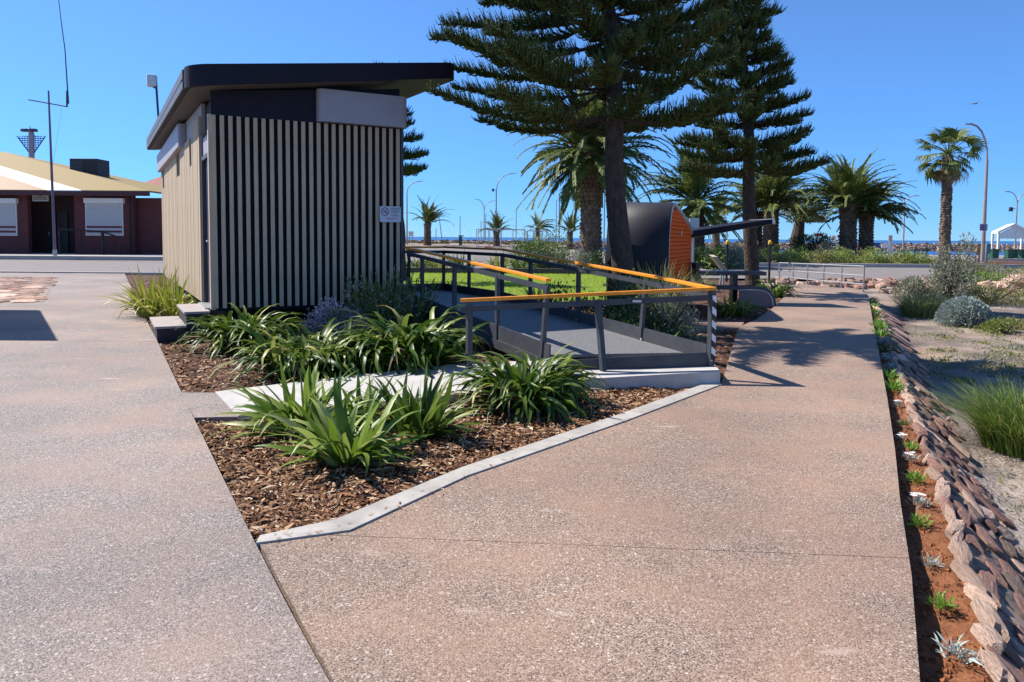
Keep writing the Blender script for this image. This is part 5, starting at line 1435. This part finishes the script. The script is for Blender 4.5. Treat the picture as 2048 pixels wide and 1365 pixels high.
board('left of two red and white signs beyond the dark leafy mound', 1638, 80, 467, 473, 16, m_red, name='harbour_sign')
board('right of two red and white signs beside the palm trunk', 1682, 80, 470, 476, 14, m_red, name='harbour_sign')
board('white notice below the nearer pair of red signs', 1668, 81, 472, 482, 8, m_white, name='harbour_notice')
board('low white boat-ramp notice between dark mound and palm trunk', 1677, 78, 483, 496, 20, m_white, name='harbour_notice')
board('white parking notice near the lamp by the block', 822, 112, 463, 473, 10, m_white, name='parking_notice')

# wire enclosure and gear by the car park
def cage(label, px0, px1, Y, py, nposts):
    xa, xb = GX(px0, Y), GX(px1, Y); zb0 = zg(xa, Y); zt = P((px0 + px1) / 2, py, Y).z
    o = thing('wire_enclosure', label, 'fence', ((xa + xb) / 2, Y, zb0))
    for i in range(nposts):
        for dy in (0, 5):
            x = xa + (xb - xa) * i / (nposts - 1); mb = MB(); mb.tube([(x, Y + dy, zb0 - .1), (x, Y + dy, zt)], .05, 6); part('post', mb, m_galv, o)
    for dy in (0, 5):
        for z in (zt, zb0 + .1):
            mb = MB(); mb.tube([(xa, Y + dy, z), (xb, Y + dy, z)], .035, 6); part('rail', mb, m_galv, o)
    mb = MB(); k = int((xb - xa) / .35)
    for i in range(1, k):
        x = xa + (xb - xa) * i / k; mb.tube([(x, Y, zb0), (x, Y, zt)], .008, 3, cap=False)
    part('mesh_wire', mb, m_galv, o, kind='stuff')
cage('long wire mesh enclosure on the car park beyond the ramp', 953, 1050, 98, 459, 5)
cage('smaller wire enclosure behind the drooping palm', 1055, 1096, 100, 462, 4)
x = GX(921, 112); o = thing('parking_machine', 'dark green machine standing by the shore', 'machine', (x, 112, .5))
mb = MB(); mb.box((x, 112, 1.0), (.45, .4, 1.3)); part('body', mb, m_bin, o); mb = MB(); mb.box((x + .1, 112, 1.75), (.75, .6, .16)); part('hood', mb, m_black, o)
g = Vector((GX(981, 92), 92, .1)); o = thing('planter_mound', 'orange-brown plastic barrier foot on the car park', 'barrier', g)
mb = MB(); mb.hexa([(g.x - .9, 91.6, .1), (g.x + .7, 91.6, .1), (g.x + .7, 92.4, .1), (g.x - .9, 92.4, .1), (g.x - .6, 91.8, .5), (g.x + .4, 91.8, .4), (g.x + .4, 92.2, .4), (g.x - .6, 92.2, .5)]); part('body', mb, M('barrier_orange', (.5, .17, .08), .6, .2, 3), o)
for i, (px, Y, hh, lb) in enumerate(((1126, 112, .45, 'upturned tan dinghy by the shore left of the palm trunk'), (1218, 108, .5, 'white upturned dinghy behind the conifer trunk'))):
    g = Vector((GX(px, Y), Y, zg(GX(px, Y), Y) - .05)); mb = MB(); k = 10; v_ = []
    for a in range(7):
        t = a / 6; w_ = math.sin(math.pi * (.12 + .76 * t)) ; v_ += [(g.x + (t - .5) * 3.0, g.y + w_ * .6 * math.cos(math.pi * j / 9), g.z + .08 + w_ * hh * math.sin(math.pi * j / 9)) for j in range(10)]
    mb.add(v_, [(a * 10 + j, a * 10 + j + 1, (a + 1) * 10 + j + 1, (a + 1) * 10 + j) for a in range(6) for j in range(9)] + [tuple(range(10)), tuple(range(60, 70))])
    tag(part('dinghy', mb, m_white if i else M('dinghy_tan', (.5, .4, .25), .5, .2, 3), None, True), lb, 'dinghy')

# ---------------------------------------------------------------- breakwater, far planting, boats
bwk = thing('breakwater', 'long rubble breakwater of pinkish rocks before the open sea', 'breakwater', (60, 190, -1))
mb = MB(); top = .78
for x0_, x1_ in ((-260, 420),):
    mb.hexa([(x0_, 186.5, -1.4), (x1_, 186.5, -1.4), (x1_, 198, -1.4), (x0_, 198, -1.4), (x0_, 190, top - .25), (x1_, 190, top - .25), (x1_, 194.5, top - .25), (x0_, 194.5, top - .25)])
part('core', mb, M('rubble_core', (.22, .16, .13), .95, .5, .8), bwk)
r = random.Random(61); mb = MB()
for i in range(7000):
    x = r.uniform(-110, 175); t = r.random()
    y = 186.2 + 4.6 * t; z = -1.15 + (top + 1.0) * t + r.uniform(-.1, .12); s = r.uniform(.2, .5)
    v_ = []
    for q in ((-1, -1, -1), (1, -1, -1), (1, 1, -1), (-1, 1, -1), (-1, -1, 1), (1, -1, 1), (1, 1, 1), (-1, 1, 1)):
        v_.append((x + q[0] * s * r.uniform(.45, 1), y + q[1] * s * r.uniform(.45, .9), z + q[2] * s * r.uniform(.35, .75)))
    mb.hexa(v_)
m_rub, t_, bs, N, L = nt('rubble_rock'); g_ = N.new('ShaderNodeNewGeometry')
rr = ramp(N, [(0, (.12, .085, .07)), (.35, (.27, .17, .13)), (.65, (.4, .27, .2)), (.85, (.5, .42, .35)), (1, (.3, .3, .28))]); L.new(g_.outputs['Random Per Island'], rr.inputs[0]); L.new(rr.outputs[0], bs.inputs['Base Color']); bs.inputs['Roughness'].default_value = .9
part('rubble', mb, m_rub, bwk, kind='stuff')
r = random.Random(71); mb = MB()
for px in range(795, 1240, 6):
    Y = r.uniform(120, 150); c_ = Vector((GX(px + r.uniform(-4, 4), Y), Y, 0)); c_.z = zg(c_.x, Y)
    leaf_cloud(mb, c_, (r.uniform(.5, 1.5), .8, r.uniform(.2, .65)), 60, .35, r, .3, 1.8, lumps=5)
tag(part('shore_scrub', mb, LEAF('scrub_leaf', [(0, (.09, .07, .035)), (.6, (.15, .13, .06)), (1, (.24, .19, .1))], .8, .1, .1)), 'low brown scrub along the far shore', 'scrub', kind='stuff')
for i, (px, py, lb) in enumerate(((881, 425, 'yacht mast leaning slightly, left of the dark machine'), (920, 432, 'yacht mast directly above the dark machine'), (962, 443, 'short yacht mast left of the double lamp'), (971, 428, 'yacht mast touching the double lamp pole'), (1032, 419, 'tall yacht mast over the wire enclosure'), (1085, 440, 'yacht mast behind the drooping palm'), (1112, 400, 'tall yacht mast left of the small palm by the trunk'), (872, 458, 'shortest far mast right of the squat palm'))):
    Y = 230; x = GX(px, Y); zt = P(px, py, Y).z
    o = thing('moored_yacht', lb, 'yacht', (x, Y, -1.1), 'yachts behind the breakwater')
    mb = MB(); mb.tube([(x + (.6 if i == 0 else 0), Y, -.6), (x - (.6 if i == 0 else 0), Y, zt)], [.16, .11], 6); part('mast', mb, m_galv, o)
    mb = MB(); mb.hexa([(x - 3.6, Y - .5, -1.2), (x + 3.8, Y - .5, -1.2), (x + 3.8, Y + .5, -1.2), (x - 3.6, Y + .5, -1.2), (x - 4.3, Y - 1.3, -.2), (x + 5, Y - .2, -.1), (x + 5, Y + .2, -.1), (x - 4.3, Y + 1.3, -.2)]); part('hull', mb, m_white, o)
    mb = MB(); mb.tube([(x, Y, .1), (x - 3.4, Y, .15)], .09, 6); part('boom', mb, m_galv, o)
    mb = MB(); mb.tube([(x, Y, zt), (x + 4.6, Y, -.1)], .018, 3); part('forestay', mb, m_galv, o)

# ---------------------------------------------------------------- brick building across the street
m_brick, t_, bs, N, L = nt('dark_brick')
bt = N.new('ShaderNodeTexBrick'); bt.inputs['Scale'].default_value = 1.0
for k_, v_ in (('Color1', (.1, .018, .018, 1)), ('Color2', (.15, .03, .028, 1)), ('Mortar', (.09, .06, .06, 1))): bt.inputs[k_].default_value = v_
bt.inputs['Brick Width'].default_value = .24; bt.inputs['Row Height'].default_value = .086; bt.inputs['Mortar Size'].default_value = .008
tc = N.new('ShaderNodeTexCoord'); sp = N.new('ShaderNodeSeparateXYZ'); cb_ = N.new('ShaderNodeCombineXYZ'); L.new(tc.outputs['Object'], sp.inputs[0]); L.new(sp.outputs[0], cb_.inputs[0]); L.new(sp.outputs[2], cb_.inputs[1]); L.new(cb_.outputs[0], bt.inputs['Vector'])
L.new(bt.outputs[0], bs.inputs['Base Color']); bs.inputs['Roughness'].default_value = .85
Yw = 53.0
bk = thing('brick_building', 'single-storey dark brick building with tan and white hipped roof', 'building', (-30, Yw, .2))
X = lambda px: GX(px, Yw); Z = lambda py, px=150: P(px, py, Yw).z
eave = Z(381, 160)
mb = MB()
for a, b in ((-320, 57), (150, 268)): mb.box(((X(a) + X(b)) / 2, Yw + .2, eave / 2), (X(b) - X(a), .4, eave))
part('wall', mb, m_brick, bk)
mb = MB(); mb.box(((X(262) + X(420)) / 2, Yw + .8, 2.1), (X(420) - X(262), .4, 4.2)); part('wall', mb, m_brick, bk)
mb = MB(); mb.box(((X(57) + X(150)) / 2, Yw + 2.2, eave / 2), (X(150) - X(57) + 5, .3, eave)); part('porch_wall', mb, M('porch_dark', (.04, .02, .02), .8, .2, 3), bk)
# door leaves, sign over the door
for a, b in ((62, 80), (82, 104)):
    mb = MB(); mb.box(((X(a) + X(b)) / 2, Yw + 1.95, 1.7), (X(b) - X(a), .1, 3.0)); d_ = part('door', mb, m_black, bk)
    mb = MB(); mb.box((X(a) + .12, Yw + 1.88, 1.6), (.05, .05, .25)); part('handle', mb, m_silver, d_)
sgn = thing('door_sign', 'pale sign with dark lettering lines over the brick building door', 'sign', (X(82), Yw + 1, Z(396)))
mb = MB(); mb.box((X(82), Yw + .1, Z(396, 82)), (X(98) - X(66), .06, Z(389, 82) - Z(403, 82))); part('plate', mb, M('sign_pale', (.42, .4, .36), .6, .1, 3), sgn)
mb = MB()
for k, w_ in ((.26, .3), (.05, .8), (-.16, .85)): mb.box((X(82), Yw + .06, Z(396, 82) + k * .6), ((X(98) - X(66)) * w_, .02, .06))
part('illegible_lines', mb, M('sign_ink', (.12, .1, .1), .7, .1, 3), sgn)
# shuttered windows
for a, b, lb in ((-30, 36, 0), (173, 248, 1)):
    x0_, x1_ = X(a), X(b); zt_, zb_ = Z(406, b), Z(472, b); xc = (x0_ + x1_) / 2; w_ = x1_ - x0_
    mb = MB(); mb.box((xc, Yw - .03, (zt_ + zb_) / 2), (w_, .1, zt_ - zb_)); wdw = part('window', mb, m_white, bk)
    n_ = 14
    for i in range(n_):
        z_ = zb_ + .05 + (zt_ - zb_ - .1) * (i + .5) / n_
        mb = MB(); mb.box((xc, Yw - .1, z_), (w_ - .16, .05, (zt_ - zb_ - .1) / n_ - .012)); part('shutter_slat', mb, M('shutter_red', (.16, .03, .04), .5, .1, 3) if i in (1, 3) else (bpy.data.materials.get('shutter_grey') or M('shutter_grey', (.5, .5, .5), .5, .06, 3)), wdw)
    mb = MB(); mb.box((xc + .1, Yw - .18, zt_ + .12), (w_ + .1, .32, .34)); part('shutter_box', mb, m_white, wdw)
# roof: front hip plane, ridge going left
rz0, rz1 = eave, P(5, 304, Yw + 7).z
xl = X(-330)
E0, E1 = Vector((xl, Yw - .9, eave - .05)), Vector((X(314), Yw - .9, P(314, 397, Yw - .9).z))
Rg0, Rg1 = Vector((xl, Yw + 7, rz1)), Vector((P(8, 304, Yw + 7).x, Yw + 7, rz1))
def roof_plane(p, mat, name='roof'):
    mb = MB(); n_ = len(p); dn = Vector((0, 0, -.12)); mb.add([Vector(q) for q in p] + [Vector(q) + dn for q in p], [tuple(range(n_)), tuple(range(2 * n_ - 1, n_ - 1, -1))] + [(i, (i + 1) % n_, n_ + (i + 1) % n_, n_ + i) for i in range(n_)]); return part(name, mb, mat, bk)
m_roof = M('tan_roof', (.3, .21, .07), .75, .2, 3, stretch=(8, 1, 1)); m_roof2 = M('brown_roof', (.3, .16, .07), .6, .15, 3, stretch=(8, 1, 1))
E1.z = E0.z
back = Vector((E1.x, Yw + 15, E0.z))
# front slope in three bands (brown, white, tan), cut along parallel lines up the slope
def onslope(px, py):
    n_ = (E1 - E0).cross(Rg0 - E0).normalized(); d = ray(px, py); o_ = Vector((0, 0, EYE)); t = (E0 - o_).dot(n_) / d.dot(n_); return o_ + d * t
w0, w1 = onslope(0, 331), onslope(166, 379)
b0w, b1w = onslope(0, 344), onslope(104, 374)
wl0, wl1 = onslope(-330, 331 - 330 * .29), onslope(-330, 344 - 330 * .29)
ea = lambda p: Vector((p.x, E0.y, E0.z))
dirw = (w0 - w1); tt = (Rg0.y - w1.y) / dirw.y; wtop = w1 + dirw * tt; dirb = (b0w - b1w); tb_ = (Rg0.y - b1w.y) / dirb.y; btop = b1w + dirb * tb_
roof_plane([ea(w1), E1, Rg1, wtop], m_roof)
roof_plane([ea(b1w), ea(w1), wtop, btop], m_white)
roof_plane([E0, ea(b1w), btop, Rg0 if Rg0.x < btop.x else btop + Vector((-.1, 0, 0))], m_roof2)
roof_plane([E1, back, Rg1], m_roof)
mb = MB(); mb.bar(E0 + Vector((0, -.05, -.22)), E1 + Vector((0, -.05, -.22)), .12, .3); part('gutter', mb, M('gutter_red', (.07, .02, .025), .5, .2, 3), bk)
mb = MB(); mb.tube([(X(262), Yw - .1, .1), (X(262), Yw - .1, eave - .4), (X(278), Yw - .8, eave - .15)], .06, 6); part('downpipe', mb, m_black, bk)
# porch handrail
pr_ = thing('porch_rail', 'dark handrail stepping down before the shuttered window', 'railing', (X(180), Yw - 1.5, .2))
Yp = Yw - 1.6; q = [P(118, 458, Yp), P(205, 464, Yp), P(240, 476, Yp)]
mb = MB(); mb.tube(q, .06, 6); part('rail', mb, m_black, pr_)
for p in (q[0], q[0].lerp(q[1], .5), q[1], q[2]):
    mb = MB(); mb.tube([Vector((p.x, p.y, .1)), p], .06 if p is not q[1] else .12, 6); part('post', mb, m_black, pr_)
# air-conditioner on the roof
ac = thing('roof_cooler', 'dark evaporative cooler box on the tan roof slope', 'air conditioner', P(180, 345, Yw + 4.5))
Yc = Yw + 4.5; c_ = P(180, 338, Yc); w_ = 54 * Yc / F
mb = MB(); mb.box((c_.x, Yc, c_.z), (w_, 1.8, 36 * Yc / F), .0); part('cabinet', mb, M('cooler_dark', (.035, .03, .035), .6, .2, 3), ac, bevel=.06)
for k in range(7):
    mb = MB(); mb.box((c_.x - w_ * .22, Yc - .92, c_.z - .45 + .15 * k), (w_ * .5, .04, .1)); part('louvre', mb, m_dark, ac)
mb = MB(); mb.box((c_.x + w_ * .2, Yc, c_.z - 30 * Yc / F), (w_ * .9, 1.2, 24 * Yc / F)); part('duct', mb, m_dark, ac)
# red roof further back
rr_ = thing('red_roofed_building', 'red-roofed building just visible between brick building and slatted block', 'building', (GX(310, 75), 75, 0))
Yr = 75; a, b, c_ = P(252, 378, Yr), P(400, 300, Yr), P(400, 398, Yr)
mb = MB(); mb.add([a, P(400, 378, Yr), b + Vector((0, 5, 0)), a + Vector((0, 12, 0)), b + Vector((3, 9, 0))], [(0, 1, 2), (0, 2, 4, 3)]); part('roof', mb, M('red_tiles', (.38, .1, .08), .7, .3, 2), rr_)
mb = MB(); mb.box(((P(262, 400, Yr).x + P(420, 400, Yr).x) / 2, Yr + 3, 2.4), (P(420, 400, Yr).x - P(262, 400, Yr).x, 5.6, 5)); part('wall', mb, M('cream_wall', (.42, .38, .24), .8, .2, 2), rr_)

# flag mast with yard and whip aerial
Yq = 47.6; fp = G(110, 514); fp = Vector((P(110, 510, Yq).x, Yq, .1))
fm = thing('flag_mast', 'slim mast with crossyard and whip aerial before the brick building', 'mast', fp)
tp = P(97, 182, Yq); tp.x = P(97, 182, Yq).x
mb = MB(); mb.tube([fp + Vector((0, 0, -.1)), fp.lerp(tp, .55), tp], [.1, .075, .05], 8); part('pole', mb, M('mast_paint', (.2, .12, .16), .5, .3, 2), fm)
mb = MB(); mb.tube([P(57, 200, Yq), P(135, 214, Yq)], .04, 6); part('yard', mb, m_dark, fm)
mb = MB(); mb.tube([P(134, 182, Yq), P(134, 214, Yq)], .06, 6); mb.tube([P(137, 208, Yq), P(130, 100, Yq), P(122, 40, Yq), P(114, -30, Yq)], [.05, .035, .028, .02], 6); part('whip_aerial', mb, m_dark, fm)
mb = MB(); mb.tube([P(124, 216, Yq), P(106, 330, Yq)], .008, 3); part('halyard', mb, m_galv, fm)
mb = MB(); mb.tube([fp + Vector((0, 0, -.05)), fp + Vector((0, 0, .5))], .13, 8); part('socket', mb, m_galv, fm)
# light tower with triangular screens
Yt = 115; tw = thing('light_tower', 'pale tower with triangular lattice wings behind the brick building', 'tower', (GX(62, Yt), Yt, 0))
a, b = P(63, 268, Yt), P(63, 470, Yt)
mb = MB(); mb.tube([Vector((b.x, Yt, 0)), a, P(61, 258, Yt)], [.45, .4, .2], 10); part('column', mb, M('tower_grey', (.3, .28, .34), .6, .1, 2), tw)
mb = MB(); mb.tube([P(60, 262, Yt), P(60, 252, Yt)], [.1, .04], 6); part('spike', mb, m_dark, tw)
for s, e in ((-1, 34), (1, 91)):
    tipx = e; wing = []
    A, B_, C_ = P(tipx, 273, Yt), P(60 if s < 0 else 66, 273, Yt), P(60 if s < 0 else 67, 308, Yt)
    mb = MB(); mb.tube([B_, A, C_], .09, 5)
    for k in range(1, 8):
        t = k / 8; mb.bar(A.lerp(C_, t), B_.lerp(C_, t), .06, .12)
    for k in range(1, 5):
        t = k / 5; mb.bar(B_.lerp(A, t), C_.lerp(A, t), .04, .06)
    part('lattice_wing', mb, M('wing_dark', (.06, .06, .14), .5, .1, 2) if s < 0 else bpy.data.materials['wing_dark'], tw)
    q = P(50 if s < 0 else 67, 261, Yt); mb = MB(); mb.box(q, (1.0, .8, .45), .2 * s); part('floodlight', mb, m_dark, tw, bevel=.1)

# open pavilion just left of the frame, seen by its shadow on the concourse
pv = thing('pavilion', 'flat-roofed open pavilion standing left of the concourse outside the picture', 'pavilion', (-12.5, 14.5, 0))
k = 3.0 / math.tan(SUN_EL); sv = Vector((-.918 * k, .396 * k))
s0, s1 = G(113, 682), G(78, 621)
q = [(s0.x + sv.x, s0.y + sv.y), (s1.x + sv.x, s1.y + sv.y), (s1.x + sv.x - 4.5, s1.y + sv.y), (s0.x + sv.x - 5, s0.y + sv.y)]
mb = MB(); mb.prism(q, 2.96, 3.04); part('roof', mb, m_dark, pv)
for x, y in ((q[0][0] - 1.2, q[0][1] + .8), (q[1][0] - .4, q[1][1] - .5), (q[2][0] + .6, q[2][1] - .5), (q[3][0] + .6, q[3][1] + .6)):
    mb = MB(); mb.box((x, y, 1.48), (.12, .12, 2.96)); part('post', mb, m_dark, pv)

# a gull far up over the shore
bq = P(1951, 208, 70); mb = MB()
mb.tube([bq + Vector((-.18, 0, 0)), bq, bq + Vector((.2, 0, .02))], [.01, .06, .015], 6)
for s in (-1, 1): mb.add([bq + Vector((-.05, 0, .02)), bq + Vector((.07, 0, .02)), bq + Vector((.02, s * .5, .16)), bq + Vector((-.1, s * .95, .08))], [(0, 1, 2, 3)])
tag(part('bird', mb, m_dark), 'tiny dark bird in the sky above the fan palm', 'bird')
